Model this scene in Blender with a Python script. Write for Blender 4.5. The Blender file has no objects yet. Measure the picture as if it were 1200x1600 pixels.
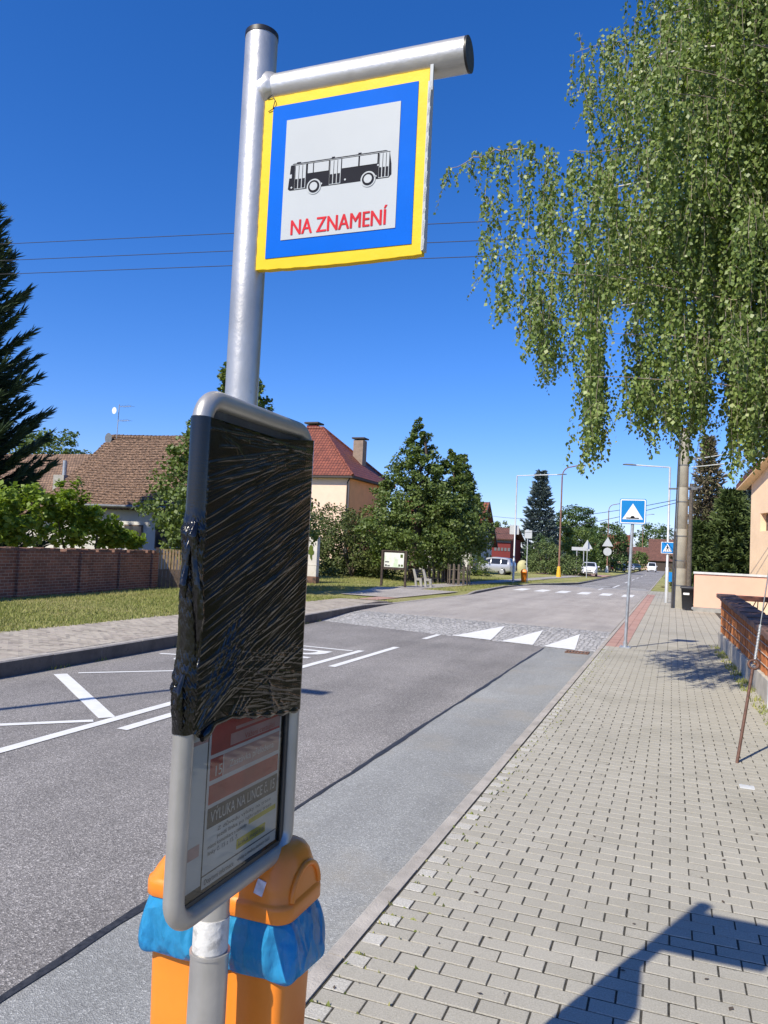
import bpy, math, random
import numpy as np
from mathutils import Vector, Matrix

R = math.radians
S = bpy.context.scene
COL = S.collection
rnd = random.Random(7)
NR = np.random.default_rng(11)

# ------------------------------------------------------------------ camera, sky, sun, exposure
def setup():
    yaw, pitch, roll = R(20.7), R(2.9), R(2.7)
    fw = Vector((-math.sin(yaw)*math.cos(pitch), math.cos(yaw)*math.cos(pitch), math.sin(pitch)))
    rt = Vector((math.cos(yaw), math.sin(yaw), 0)); up = rt.cross(fw)
    r2 = math.cos(roll)*rt + math.sin(roll)*up
    u2 = -math.sin(roll)*rt + math.cos(roll)*up
    m = Matrix((r2, u2, -fw)).transposed().to_4x4(); m.translation = (0, 0, 1.75)
    cd = bpy.data.cameras.new('camera'); cam = bpy.data.objects.new('camera', cd); COL.objects.link(cam)
    cam.matrix_world = m
    cd.sensor_fit = 'VERTICAL'; cd.sensor_height = 24; cd.lens = 18.0
    cd.clip_start = 0.05; cd.clip_end = 5000
    S.camera = cam
    w = bpy.data.worlds.new('World'); S.world = w; w.use_nodes = True
    nt = w.node_tree; bg = nt.nodes['Background']
    sky = nt.nodes.new('ShaderNodeTexSky'); sky.sky_type = 'NISHITA'; sky.sun_disc = False
    sky.sun_elevation = R(44.1); sky.sun_rotation = R(202.2)
    sky.air_density = 1.0; sky.dust_density = 0.4; sky.ozone_density = 6.0; sky.altitude = 300
    hs = nt.nodes.new('ShaderNodeHueSaturation'); hs.inputs['Saturation'].default_value = 1.25
    tint = nt.nodes.new('ShaderNodeMix'); tint.data_type = 'RGBA'; tint.blend_type = 'MULTIPLY'; tint.inputs[0].default_value = 1.0
    tint.inputs[7].default_value = (0.95, 0.86, 1.10, 1)
    nt.links.new(sky.outputs[0], hs.inputs['Color']); nt.links.new(hs.outputs[0], tint.inputs[6]); nt.links.new(tint.outputs[2], bg.inputs['Color'])
    bg.inputs['Strength'].default_value = 0.130
    sd = bpy.data.lights.new('sun', 'SUN'); so = bpy.data.objects.new('sun', sd); COL.objects.link(so)
    sd.energy = 4.9; sd.angle = R(0.53); sd.color = (1.0, 0.93, 0.785)
    so.rotation_euler = Vector((0.391, 0.955, -1.0)).to_track_quat('-Z', 'Y').to_euler()
    so.location = (-10, -20, 30)
    S.view_settings.view_transform = 'Standard'; S.view_settings.look = 'None'
    S.view_settings.gamma = 1; S.view_settings.exposure = 0.36
setup()

# ------------------------------------------------------------------ materials
def new_mat(name):
    m = bpy.data.materials.new(name); m.use_nodes = True
    nt = m.node_tree; b = nt.nodes['Principled BSDF']
    return m, nt, b
def N(nt, t, **kw):
    n = nt.nodes.new(t)
    for k, v in kw.items():
        if k in n.inputs.keys(): n.inputs[k].default_value = v
        else: setattr(n, k, v)
    return n
def c4(c): return (c[0], c[1], c[2], 1)
def ramp(nt, fac, stops):
    r = nt.nodes.new('ShaderNodeValToRGB')
    e = r.color_ramp.elements
    while len(e) < len(stops): e.new(0.5)
    for el, (p, c) in zip(e, stops): el.position = p; el.color = c4(c)
    nt.links.new(fac, r.inputs[0]); return r.outputs[0]
def mix(nt, a, b, fac, mode='MIX'):
    n = nt.nodes.new('ShaderNodeMix'); n.data_type = 'RGBA'; n.blend_type = mode
    for sock, v in ((n.inputs[6], a), (n.inputs[7], b), (n.inputs[0], fac)):
        if isinstance(v, (int, float)): sock.default_value = v
        elif isinstance(v, tuple): sock.default_value = c4(v)
        else: nt.links.new(v, sock)
    return n.outputs[2]
def coord(nt, kind='Object', scale=(1, 1, 1), rot=(0, 0, 0)):
    tc = nt.nodes.new('ShaderNodeTexCoord'); mp = nt.nodes.new('ShaderNodeMapping')
    mp.inputs['Scale'].default_value = scale; mp.inputs['Rotation'].default_value = rot
    if kind == 'World':
        g = nt.nodes.new('ShaderNodeNewGeometry'); nt.links.new(g.outputs['Position'], mp.inputs[0])
    else: nt.links.new(tc.outputs[kind], mp.inputs[0])
    return mp.outputs[0]
def noise(nt, vec, scale, detail=4, rough=0.6, dist=0):
    n = N(nt, 'ShaderNodeTexNoise', Scale=scale, Detail=detail, Roughness=rough, Distortion=dist)
    nt.links.new(vec, n.inputs['Vector']); return n.outputs['Fac']
def bump(nt, b, h, strength=0.3, dist=0.01):
    n = N(nt, 'ShaderNodeBump', Strength=strength, Distance=dist)
    nt.links.new(h, n.inputs['Height']); nt.links.new(n.outputs[0], b.inputs['Normal']); return n
def plain(name, c, rough=0.5, metal=0.0, var=0.12, scale=8.0, bmp=0.0, bscale=60, spec=0.5, dirt=None, coat=0):
    m, nt, b = new_mat(name)
    v = coord(nt, 'World')
    f = noise(nt, v, scale)
    lo = tuple(max(0, x*(1-var*1.6)) for x in c); hi = tuple(min(1, x*(1+var)) for x in c)
    col = ramp(nt, f, [(0.3, lo), (0.7, hi)])
    if dirt:
        f2 = noise(nt, v, dirt[1], 6, 0.75)
        k = ramp(nt, f2, [(dirt[2], (0, 0, 0)), (dirt[2]+0.12, (1, 1, 1))])
        col = mix(nt, col, dirt[0], k)
    nt.links.new(col, b.inputs['Base Color'])
    b.inputs['Roughness'].default_value = rough; b.inputs['Metallic'].default_value = metal
    b.inputs['Specular IOR Level'].default_value = spec
    if coat: b.inputs['Coat Weight'].default_value = coat; b.inputs['Coat Roughness'].default_value = 0.08
    r = N(nt, 'ShaderNodeMath', operation='MULTIPLY_ADD'); nt.links.new(noise(nt, v, scale*3), r.inputs[0])
    r.inputs[1].default_value = 0.25*rough; r.inputs[2].default_value = rough*0.87
    nt.links.new(r.outputs[0], b.inputs['Roughness'])
    if bmp: bump(nt, b, noise(nt, v, bscale, 5), bmp, 0.01)
    return m
def island_mat(name, cols, rough=0.8, translucent=0.0, bmp=0.0, bscale=80, spec=0.3, world_var=None, grain=None):
    """every mesh island (a leaf, a paver, a blade) takes its own shade of the range"""
    m, nt, b = new_mat(name)
    g = nt.nodes.new('ShaderNodeNewGeometry')
    n = len(cols)
    col = ramp(nt, g.outputs['Random Per Island'], [(i/(n-1) if n > 1 else 0, c) for i, c in enumerate(cols)])
    v = coord(nt, 'World')
    if world_var:
        f = noise(nt, v, world_var[0], 5, 0.65)
        col = mix(nt, col, world_var[1], ramp(nt, f, [(world_var[2], (0, 0, 0)), (world_var[2]+0.25, (1, 1, 1))]))
    if grain:
        f = noise(nt, v, grain[0], 3, 0.7)
        k = ramp(nt, f, [(0.3, (1-grain[1],)*3), (0.7, (1+grain[1],)*3)])
        col = mix(nt, col, k, 1.0, 'MULTIPLY')
    nt.links.new(col, b.inputs['Base Color'])
    b.inputs['Roughness'].default_value = rough; b.inputs['Specular IOR Level'].default_value = spec
    if bmp: bump(nt, b, noise(nt, v, bscale, 5), bmp, 0.004)
    if translucent:
        tr = nt.nodes.new('ShaderNodeBsdfTranslucent')
        c2 = mix(nt, col, (1.15, 1.2, 0.45), 1.0, 'MULTIPLY'); nt.links.new(c2, tr.inputs['Color'])
        ms = nt.nodes.new('ShaderNodeMixShader'); ms.inputs[0].default_value = translucent
        out = nt.nodes['Material Output']
        nt.links.new(b.outputs[0], ms.inputs[1]); nt.links.new(tr.outputs[0], ms.inputs[2]); nt.links.new(ms.outputs[0], out.inputs[0])
    return m
def brick_mat(name, c1, c2, mortar, w, h, ms, rough=0.85, bmp=0.6, dirt=None, offset=0.5, bdist=0.01):
    m, nt, b = new_mat(name)
    v = coord(nt, 'UV')
    t = N(nt, 'ShaderNodeTexBrick', Scale=1.0, offset=offset)
    t.inputs['Color1'].default_value = c4(c1); t.inputs['Color2'].default_value = c4(c2); t.inputs['Mortar'].default_value = c4(mortar)
    t.inputs['Brick Width'].default_value = w; t.inputs['Row Height'].default_value = h
    t.inputs['Mortar Size'].default_value = ms; t.inputs['Mortar Smooth'].default_value = 0.3; t.inputs['Bias'].default_value = 0.0
    dn = nt.nodes.new('ShaderNodeTexNoise'); dn.inputs['Scale'].default_value = 6
    nt.links.new(v, dn.inputs['Vector'])
    dv = N(nt, 'ShaderNodeVectorMath', operation='MULTIPLY_ADD'); nt.links.new(dn.outputs['Color'], dv.inputs[0])
    dv.inputs[1].default_value = (w*0.12, h*0.2, 0); nt.links.new(v, dv.inputs[2])
    nt.links.new(dv.outputs[0], t.inputs['Vector'])
    col = t.outputs['Color']
    f = noise(nt, v, 1.3, 6, 0.7)
    col = mix(nt, col, ramp(nt, f, [(0.25, (0.55, 0.55, 0.55)), (0.75, (1.25, 1.25, 1.25))]), 1.0, 'MULTIPLY')
    f9 = noise(nt, v, 25, 4, 0.7)
    col = mix(nt, col, ramp(nt, f9, [(0.25, (0.75, 0.75, 0.75)), (0.75, (1.2, 1.2, 1.2))]), 1.0, 'MULTIPLY')
    if dirt:
        f2 = noise(nt, v, dirt[1], 6, 0.75)
        col = mix(nt, col, dirt[0], ramp(nt, f2, [(dirt[2], (0, 0, 0)), (dirt[2]+0.15, (1, 1, 1))]))
    nt.links.new(col, b.inputs['Base Color']); b.inputs['Roughness'].default_value = rough
    inv = N(nt, 'ShaderNodeMath', operation='SUBTRACT'); inv.inputs[0].default_value = 1.0
    nt.links.new(t.outputs['Fac'], inv.inputs[1]); bump(nt, b, inv.outputs[0], bmp, bdist)
    return m
def asphalt(name, base, speck=0.5, patch=0.25, tint=(1, 1, 1), scale=1.0, stain=None):
    m, nt, b = new_mat(name)
    v = coord(nt, 'World')
    vo = N(nt, 'ShaderNodeTexVoronoi', Scale=140*scale); nt.links.new(v, vo.inputs['Vector'])
    sp = nt.nodes.new('ShaderNodeSeparateColor'); nt.links.new(vo.outputs['Color'], sp.inputs[0])
    k1 = ramp(nt, sp.outputs[0], [(0.0, (1-speck,)*3), (0.55, (1,)*3), (0.86, (1+speck*0.5,)*3), (1.0, (1+speck*2.6,)*3)])
    col = mix(nt, base, k1, 1.0, 'MULTIPLY')
    k2 = ramp(nt, noise(nt, v, 0.55, 6, 0.65), [(0.25, (1-patch,)*3), (0.75, (1+patch,)*3)])
    col = mix(nt, col, k2, 1.0, 'MULTIPLY')
    vs = coord(nt, 'World', (1.1, 0.12, 1))
    k3 = ramp(nt, noise(nt, vs, 1.2, 4, 0.6), [(0.3, (0.84,)*3), (0.7, (1.14,)*3)])
    col = mix(nt, col, k3, 1.0, 'MULTIPLY')
    if stain:
        f2 = noise(nt, v, stain[1], 5, 0.6)
        col = mix(nt, col, stain[0], ramp(nt, f2, [(stain[2], (0, 0, 0)), (stain[2]+0.3, (1, 1, 1))]))
    nt.links.new(col, b.inputs['Base Color']); b.inputs['Roughness'].default_value = 0.82
    b.inputs['Specular IOR Level'].default_value = 0.3
    bump(nt, b, vo.outputs['Distance'], 0.55, 0.006)
    return m

M = {}
M['pole'] = plain('galvanised_paint', (0.52, 0.505, 0.475), 0.40, 0.65, 0.12, 5, 0.12, 45, dirt=((0.33, 0.31, 0.28), 14, 0.66))
M['frame'] = plain('frame_paint', (0.46, 0.445, 0.415), 0.42, 0.6, 0.10, 6, 0.06, 60, dirt=((0.28, 0.26, 0.23), 18, 0.66))
M['white_band'] = plain('worn_band', (0.62, 0.61, 0.58), 0.6, 0.0, 0.15, 20, 0.25, 80, dirt=((0.36, 0.35, 0.33), 30, 0.5))
M['black'] = plain('black_plastic', (0.012, 0.012, 0.013), 0.45)
M['gasket'] = plain('grey_gasket', (0.045, 0.043, 0.04), 0.5, dirt=((0.09, 0.085, 0.07), 12, 0.55))
M['galv'] = plain('zinc', (0.46, 0.48, 0.50), 0.38, 0.55, 0.14, 9)
M['galv_far'] = plain('zinc_far', (0.50, 0.52, 0.53), 0.5, 0.25, 0.1, 3)
M['yellow'] = plain('yellow_film', (0.74, 0.50, 0.012), 0.5, 0, 0.05, 5, 0.12, 22, spec=0.2)
M['blue'] = plain('blue_film', (0.002, 0.115, 0.56), 0.6, 0, 0.05, 4, 0.03, 30, spec=0.05)
M['signwhite'] = plain('white_film', (0.43, 0.455, 0.47), 0.5, 0, 0.03, 3, 0.02, 20, dirt=((0.39, 0.40, 0.40), 5, 0.72), spec=0.15)
M['ink'] = plain('black_ink', (0.010, 0.011, 0.018), 0.6, spec=0.08)
M['red_ink'] = plain('red_ink', (0.55, 0.022, 0.035), 0.6, spec=0.1)
M['paper'] = plain('notice_paper', (0.74, 0.72, 0.66), 0.8, 0, 0.07, 6, dirt=((0.45, 0.43, 0.37), 9, 0.62))
M['redpaper'] = plain('red_notice', (0.50, 0.10, 0.08), 0.7, 0, 0.14, 12)
M['pinkpaper'] = plain('pink_notice', (0.58, 0.36, 0.31), 0.7, 0, 0.12, 10)
M['bannerdark'] = plain('dark_banner', (0.09, 0.085, 0.075), 0.7, 0, 0.2, 14)
M['greytext'] = plain('grey_text', (0.12, 0.12, 0.12), 0.7)
M['hilite'] = plain('yellow_marker', (0.55, 0.47, 0.03), 0.7, 0, 0.15, 20)
M['orange'] = plain('orange_plastic', (0.82, 0.235, 0.022), 0.34, 0, 0.07, 4, 0.05, 90, dirt=((0.50, 0.16, 0.03), 10, 0.72))
M['sticker'] = plain('pale_sticker', (0.60, 0.60, 0.66), 0.5, 0, 0.2, 60)
M['concrete'] = plain('concrete', (0.33, 0.32, 0.295), 0.9, 0, 0.18, 3, 0.4, 70, dirt=((0.16, 0.155, 0.14), 2.2, 0.6))
M['kerb'] = plain('kerb_concrete', (0.40, 0.365, 0.32), 0.9, 0, 0.16, 5, 0.6, 90, dirt=((0.22, 0.20, 0.17), 4, 0.6))
M['kerb_face'] = plain('shaded_dirty_kerb_face', (0.13, 0.118, 0.105), 0.95, 0, 0.25, 3, 0.5, 60, dirt=((0.06, 0.054, 0.048), 3, 0.55))  # shade of the road-side face painted into its colour, with blotches of grime
M['kerb_dark'] = plain('kerb_old', (0.33, 0.30, 0.265), 0.9, 0, 0.2, 3, 0.5, 70, dirt=((0.12, 0.11, 0.10), 2.5, 0.55))
M['polecon'] = plain('spun_concrete', (0.37, 0.345, 0.28), 0.9, 0, 0.12, 2.5, 0.3, 40, dirt=((0.24, 0.22, 0.18), 1.8, 0.62))
M['bed'] = plain('joint_sand', (0.062, 0.056, 0.043), 0.95, 0, 0.5, 40, 0.9, 120)
M['paver'] = island_mat('concrete_pavers', [(0.340, 0.318, 0.264), (0.372, 0.349, 0.293), (0.355, 0.332, 0.278), (0.390, 0.367, 0.310)], 0.9, 0, 0.55, 170, 0.3, (0.45, (0.275, 0.258, 0.212), 0.50), (140, 0.22))
M['paver_edge'] = island_mat('pale_edge_pavers', [(0.43, 0.41, 0.36), (0.49, 0.47, 0.42)], 0.9, 0, 0.6, 150, 0.3, (1.2, (0.36, 0.34, 0.30), 0.5), (120, 0.3))
M['paver_left'] = island_mat('old_pavers', [(0.32, 0.285, 0.235), (0.40, 0.36, 0.30), (0.36, 0.315, 0.27), (0.25, 0.22, 0.185)], 0.92, 0, 0.3, 90, 0.2, (0.5, (0.46, 0.41, 0.34), 0.52))
M['paver_red'] = island_mat('red_pavers', [(0.37, 0.225, 0.185), (0.42, 0.265, 0.22), (0.34, 0.20, 0.165)], 0.9, 0, 0.3, 90, 0.3)
M['asphalt'] = asphalt('asphalt', (0.232, 0.218, 0.206), 0.50, 0.20)
M['asphalt_strip'] = asphalt('asphalt_strip', (0.275, 0.278, 0.268), 0.26, 0.16, stain=((0.31, 0.285, 0.24), 0.9, 0.52))
M['asphalt_far'] = asphalt('asphalt_far', (0.355, 0.325, 0.295), 0.24, 0.13)
M['asphalt_end'] = asphalt('asphalt_end', (0.25, 0.235, 0.22), 0.3, 0.16)
M['tar'] = plain('tar_seam', (0.035, 0.036, 0.040), 0.6, 0, 0.4, 30, 0.4, 90)
M['paint'] = plain('road_paint', (0.72, 0.72, 0.70), 0.7, 0, 0.05, 8, 0.5, 110, dirt=((0.42, 0.41, 0.40), 22, 0.66))
M['rustgrate'] = plain('rusty_iron', (0.20, 0.11, 0.07), 0.85, 0, 0.35, 25, 0.4, 60)
M['rustrod'] = plain('rusty_rod', (0.13, 0.065, 0.045), 0.7, 0.2, 0.3, 40, 0.2, 80)
M['film'] = None
M['bark'] = plain('bark', (0.10, 0.075, 0.055), 0.95, 0, 0.35, 6, 0.9, 25)
M['birchbark'] = plain('birch_bark', (0.58, 0.55, 0.50), 0.85, 0, 0.12, 5, 0.4, 20, dirt=((0.05, 0.045, 0.04), 5, 0.6))
M['twig'] = plain('birch_twig', (0.27, 0.215, 0.17), 0.8, 0, 0.2, 6)
M['birchleaf'] = island_mat('birch_leaves', [(0.080, 0.130, 0.026), (0.165, 0.235, 0.052), (0.26, 0.335, 0.095), (0.12, 0.180, 0.038), (0.36, 0.41, 0.15)], 0.45, 0.34, spec=0.5)
M['linden'] = island_mat('linden_leaves', [(0.073, 0.112, 0.026), (0.112, 0.168, 0.039), (0.162, 0.213, 0.056), (0.095, 0.146, 0.034)], 0.5, 0.28, spec=0.45, world_var=(0.7, (0.14, 0.155, 0.035), 0.57))
M['broad'] = island_mat('broad_leaves', [(0.054, 0.094, 0.029), (0.090, 0.144, 0.041), (0.070, 0.114, 0.034)], 0.55, 0.2, spec=0.4)
M['vine'] = island_mat('vine_leaves', [(0.13, 0.20, 0.022), (0.19, 0.28, 0.034), (0.25, 0.34, 0.05), (0.15, 0.23, 0.025)], 0.5, 0.35, spec=0.4)
M['shrub'] = island_mat('shrub_leaves', [(0.075, 0.115, 0.018), (0.115, 0.16, 0.025), (0.055, 0.09, 0.018)], 0.6, 0.2, spec=0.3)
M['hedge'] = island_mat('hedge_leaves', [(0.052, 0.083, 0.025), (0.092, 0.121, 0.037), (0.132, 0.149, 0.052), (0.069, 0.098, 0.030)], 0.6, 0.18, spec=0.3, world_var=(0.5, (0.09, 0.08, 0.035), 0.58))
M['spruce'] = island_mat('spruce_needles', [(0.026, 0.049, 0.027), (0.042, 0.075, 0.039), (0.065, 0.101, 0.044)], 0.6, 0.08, spec=0.35)
M['spruce_light'] = island_mat('green_spruce_needles', [(0.078, 0.114, 0.036), (0.120, 0.162, 0.050), (0.096, 0.132, 0.043)], 0.6, 0.08, spec=0.3)
M['bluespruce'] = island_mat('blue_spruce_needles', [(0.086, 0.124, 0.124), (0.132, 0.178, 0.178), (0.172, 0.218, 0.213), (0.057, 0.086, 0.081)], 0.6, 0.05, spec=0.3)
M['brownspruce'] = island_mat('dead_spruce_needles', [(0.185, 0.15, 0.10), (0.25, 0.195, 0.14), (0.15, 0.145, 0.075), (0.10, 0.115, 0.05)], 0.8, 0.05, spec=0.2)
M['grass'] = island_mat('grass_blades', [(0.17, 0.215, 0.055), (0.27, 0.295, 0.09), (0.40, 0.37, 0.16), (0.22, 0.255, 0.07)], 0.7, 0.25, spec=0.2, world_var=(0.35, (0.42, 0.37, 0.18), 0.52))
M['brickwall'] = brick_mat('old_red_brick', (0.31, 0.125, 0.075), (0.19, 0.078, 0.050), (0.42, 0.36, 0.29), 0.27, 0.082, 0.007, 0.92, 0.8, ((0.12, 0.08, 0.065), 1.1, 0.60))
M['tileold'] = brick_mat('old_roof_tiles', (0.31, 0.195, 0.128), (0.195, 0.12, 0.08), (0.045, 0.031, 0.024), 0.19, 0.17, 0.016, 0.92, 1.0, ((0.50, 0.17, 0.075), 0.42, 0.70), bdist=0.05)
M['tilered'] = brick_mat('red_roof_tiles', (0.275, 0.080, 0.042), (0.215, 0.062, 0.034), (0.085, 0.016, 0.012), 0.30, 0.40, 0.03, 0.6, 1.0, offset=0.0, bdist=0.05)
M['tilebrown'] = brick_mat('brown_roof_tiles', (0.20, 0.085, 0.06), (0.15, 0.065, 0.048), (0.06, 0.03, 0.025), 0.3, 0.33, 0.03, 0.8, 0.8, bdist=0.04)
M['cobble'] = None
M['cream'] = plain('cream_render', (0.76, 0.56, 0.43), 0.9, 0, 0.04, 1.5, 0.15, 60)
M['orangewall'] = plain('orange_render', (0.80, 0.36, 0.15), 0.9, 0, 0.05, 1.5, 0.15, 60)
M['peach'] = plain('peach_render', (0.78, 0.45, 0.335), 0.9, 0, 0.04, 1.2, 0.15, 60, dirt=((0.70, 0.42, 0.32), 1.5, 0.6))
M['yellowwall'] = plain('yellow_render', (0.90, 0.65, 0.43), 0.9, 0, 0.05, 1.2, 0.15, 60)
M['limewash'] = plain('pale_yellow_band', (0.66, 0.58, 0.30), 0.9, 0, 0.05, 1.2)
M['greywall'] = plain('grey_render', (0.52, 0.50, 0.47), 0.9, 0, 0.08, 1.2, 0.15, 40)
M['oldwhite'] = plain('old_limewash', (0.58, 0.56, 0.53), 0.95, 0, 0.10, 1.0, 0.3, 20, dirt=((0.42, 0.39, 0.35), 1.4, 0.56))
M['redwall'] = plain('red_cladding', (0.17, 0.034, 0.034), 0.85, 0, 0.06, 1, spec=0.2)
M['darkroof'] = plain('dark_trim', (0.05, 0.04, 0.037), 0.7)
M['wood_dark'] = plain('dark_wood', (0.060, 0.042, 0.033), 0.85, 0, 0.3, 12)
M['wood_grey'] = plain('weathered_wood', (0.12, 0.098, 0.078), 0.9, 0, 0.25, 10)
M['wood_tan'] = plain('tan_planks', (0.34, 0.235, 0.125), 0.85, 0, 0.2, 9)
M['wood_brown'] = plain('brown_planks', (0.135, 0.095, 0.068), 0.9, 0, 0.2, 9)
M['glass'] = plain('dark_window', (0.03, 0.035, 0.042), 0.08, 0, 0.1, 2)
M['carglass'] = plain('car_glass', (0.018, 0.022, 0.026), 0.06, 0, 0.1, 2)
M['tyre'] = plain('rubber', (0.018, 0.018, 0.018), 0.85)
M['rim'] = plain('alloy', (0.55, 0.56, 0.57), 0.35, 0.6)
M['lamplens'] = plain('lamp_lens', (0.62, 0.64, 0.66), 0.15)
M['redlens'] = plain('red_lens', (0.35, 0.02, 0.02), 0.2)
M['whitepaint'] = plain('white_paint', (0.78, 0.78, 0.78), 0.35, 0, 0.03, 2, coat=0.6)
M['silverpaint'] = plain('silver_paint', (0.47, 0.48, 0.50), 0.32, 0.45, 0.03, 2, coat=0.6)
M['bluepaint'] = plain('dark_blue_paint', (0.020, 0.05, 0.16), 0.3, 0.1, 0.05, 2, coat=0.6)
M['greenpaint'] = plain('dark_green_paint', (0.025, 0.045, 0.045), 0.3, 0.1, 0.05, 2, coat=0.6)
M['redpaint'] = plain('red_paint', (0.24, 0.03, 0.025), 0.3, 0.1, 0.05, 2, coat=0.6)
M['plate'] = plain('number_plate', (0.7, 0.7, 0.68), 0.5)
M['brownpole'] = plain('rusty_lamp_paint', (0.215, 0.105, 0.07), 0.7, 0.1, 0.2, 3)
M['yellowpost'] = plain('yellow_paint', (0.75, 0.42, 0.03), 0.6, 0, 0.1, 4)
M['whitepost'] = plain('white_post_paint', (0.62, 0.63, 0.63), 0.6, 0, 0.12, 4, dirt=((0.35, 0.34, 0.32), 6, 0.6))
M['signblue'] = plain('road_sign_blue', (0.008, 0.20, 0.55), 0.5, 0, 0.04, 2, spec=0.2)
M['signback'] = plain('sign_back_grey', (0.50, 0.52, 0.53), 0.5, 0.2, 0.06, 4)
M['darkpost'] = plain('dark_conduit', (0.055, 0.055, 0.058), 0.6, 0.1, 0.2, 8)
M['bin_grey'] = plain('anthracite_plastic', (0.022, 0.024, 0.030), 0.45, 0, 0.1, 6)
M['plinth'] = plain('fence_plinth', (0.50, 0.45, 0.37), 0.9, 0, 0.15, 4, 0.4, 50, dirt=((0.22, 0.20, 0.16), 3, 0.58))
M['coping'] = plain('brown_coping', (0.21, 0.115, 0.085), 0.85, 0, 0.28, 6, 0.5, 40, dirt=((0.045, 0.032, 0.028), 3, 0.5))
M['chimney'] = plain('brown_chimney', (0.27, 0.20, 0.155), 0.9, 0, 0.15, 3)
M['coping_red'] = plain('red_coping', (0.26, 0.095, 0.06), 0.8, 0, 0.15, 4, 0.2, 40)
M['slat'] = island_mat('terracotta_slats', [(0.46, 0.17, 0.065), (0.60, 0.25, 0.095), (0.38, 0.13, 0.05), (0.54, 0.21, 0.08)], 0.8, 0, 0.5, 60, 0.2, (2.5, (0.22, 0.09, 0.045), 0.6))
M['rail'] = plain('pale_rail', (0.50, 0.40, 0.32), 0.8, 0, 0.15, 8)
M['wire'] = plain('power_wire', (0.02, 0.022, 0.028), 0.6)
M['wirelight'] = plain('pale_cable', (0.55, 0.58, 0.56), 0.5)
M['mapboard'] = None
M['dish'] = plain('dish_white', (0.75, 0.75, 0.74), 0.5)
M['greymetal'] = plain('grey_metal', (0.16, 0.17, 0.18), 0.5, 0.4)
M['lattice'] = plain('lattice_iron', (0.075, 0.045, 0.033), 0.7)
M['igloo'] = plain('yellow_container', (0.46, 0.43, 0.22), 0.7, 0, 0.08, 3)
M['insulator'] = plain('insulator', (0.25, 0.12, 0.08), 0.4)

def lawn_mat():
    m, nt, b = new_mat('lawn')
    v = coord(nt, 'World')
    c = ramp(nt, noise(nt, v, 0.45, 7, 0.7), [(0.28, (0.17, 0.21, 0.055)), (0.46, (0.29, 0.295, 0.10)), (0.66, (0.46, 0.40, 0.20))])
    k = ramp(nt, noise(nt, v, 18, 5, 0.8), [(0.25, (0.55,)*3), (0.75, (1.35,)*3)])
    nt.links.new(mix(nt, c, k, 1.0, 'MULTIPLY'), b.inputs['Base Color'])
    b.inputs['Roughness'].default_value = 0.95; b.inputs['Specular IOR Level'].default_value = 0.1
    bump(nt, b, noise(nt, v, 45, 5, 0.8), 1.0, 0.05); return m
M['lawn'] = lawn_mat()
def cobble_mat():
    m, nt, b = new_mat('granite_setts')
    v = coord(nt, 'World')
    vo = N(nt, 'ShaderNodeTexVoronoi', Scale=9.0, Randomness=0.65, feature='DISTANCE_TO_EDGE'); nt.links.new(v, vo.inputs['Vector'])
    v2 = N(nt, 'ShaderNodeTexVoronoi', Scale=9.0, Randomness=0.65); nt.links.new(v, v2.inputs['Vector'])
    sp = nt.nodes.new('ShaderNodeSeparateColor'); nt.links.new(v2.outputs['Color'], sp.inputs[0])
    c = ramp(nt, sp.outputs[0], [(0, (0.36, 0.35, 0.33)), (0.5, (0.45, 0.435, 0.41)), (1, (0.56, 0.54, 0.52))])
    e = ramp(nt, vo.outputs['Distance'], [(0.03, (0, 0, 0)), (0.10, (1, 1, 1))])
    c = mix(nt, (0.25, 0.24, 0.22), c, e)
    nt.links.new(c, b.inputs['Base Color']); b.inputs['Roughness'].default_value = 0.75
    bump(nt, b, e, 1.0, 0.03); return m
M['cobble'] = cobble_mat()
def film_mat():
    m, nt, b = new_mat('black_stretch_film')
    v = coord(nt, 'Object', (1, 1, 1))
    b.inputs['Base Color'].default_value = (0.0045, 0.0042, 0.0045, 1)
    f = noise(nt, v, 14, 4, 0.6)
    mr = N(nt, 'ShaderNodeMapRange'); nt.links.new(f, mr.inputs[0]); mr.inputs[3].default_value = 0.12; mr.inputs[4].default_value = 0.30
    nt.links.new(mr.outputs[0], b.inputs['Roughness'])
    b.inputs['Specular IOR Level'].default_value = 0.60
    vs = coord(nt, 'Object', (1, 1, 6), (R(-22), 0, 0))
    bump(nt, b, noise(nt, vs, 55, 3, 0.6), 0.10, 0.002); return m
M['film'] = film_mat()
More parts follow.
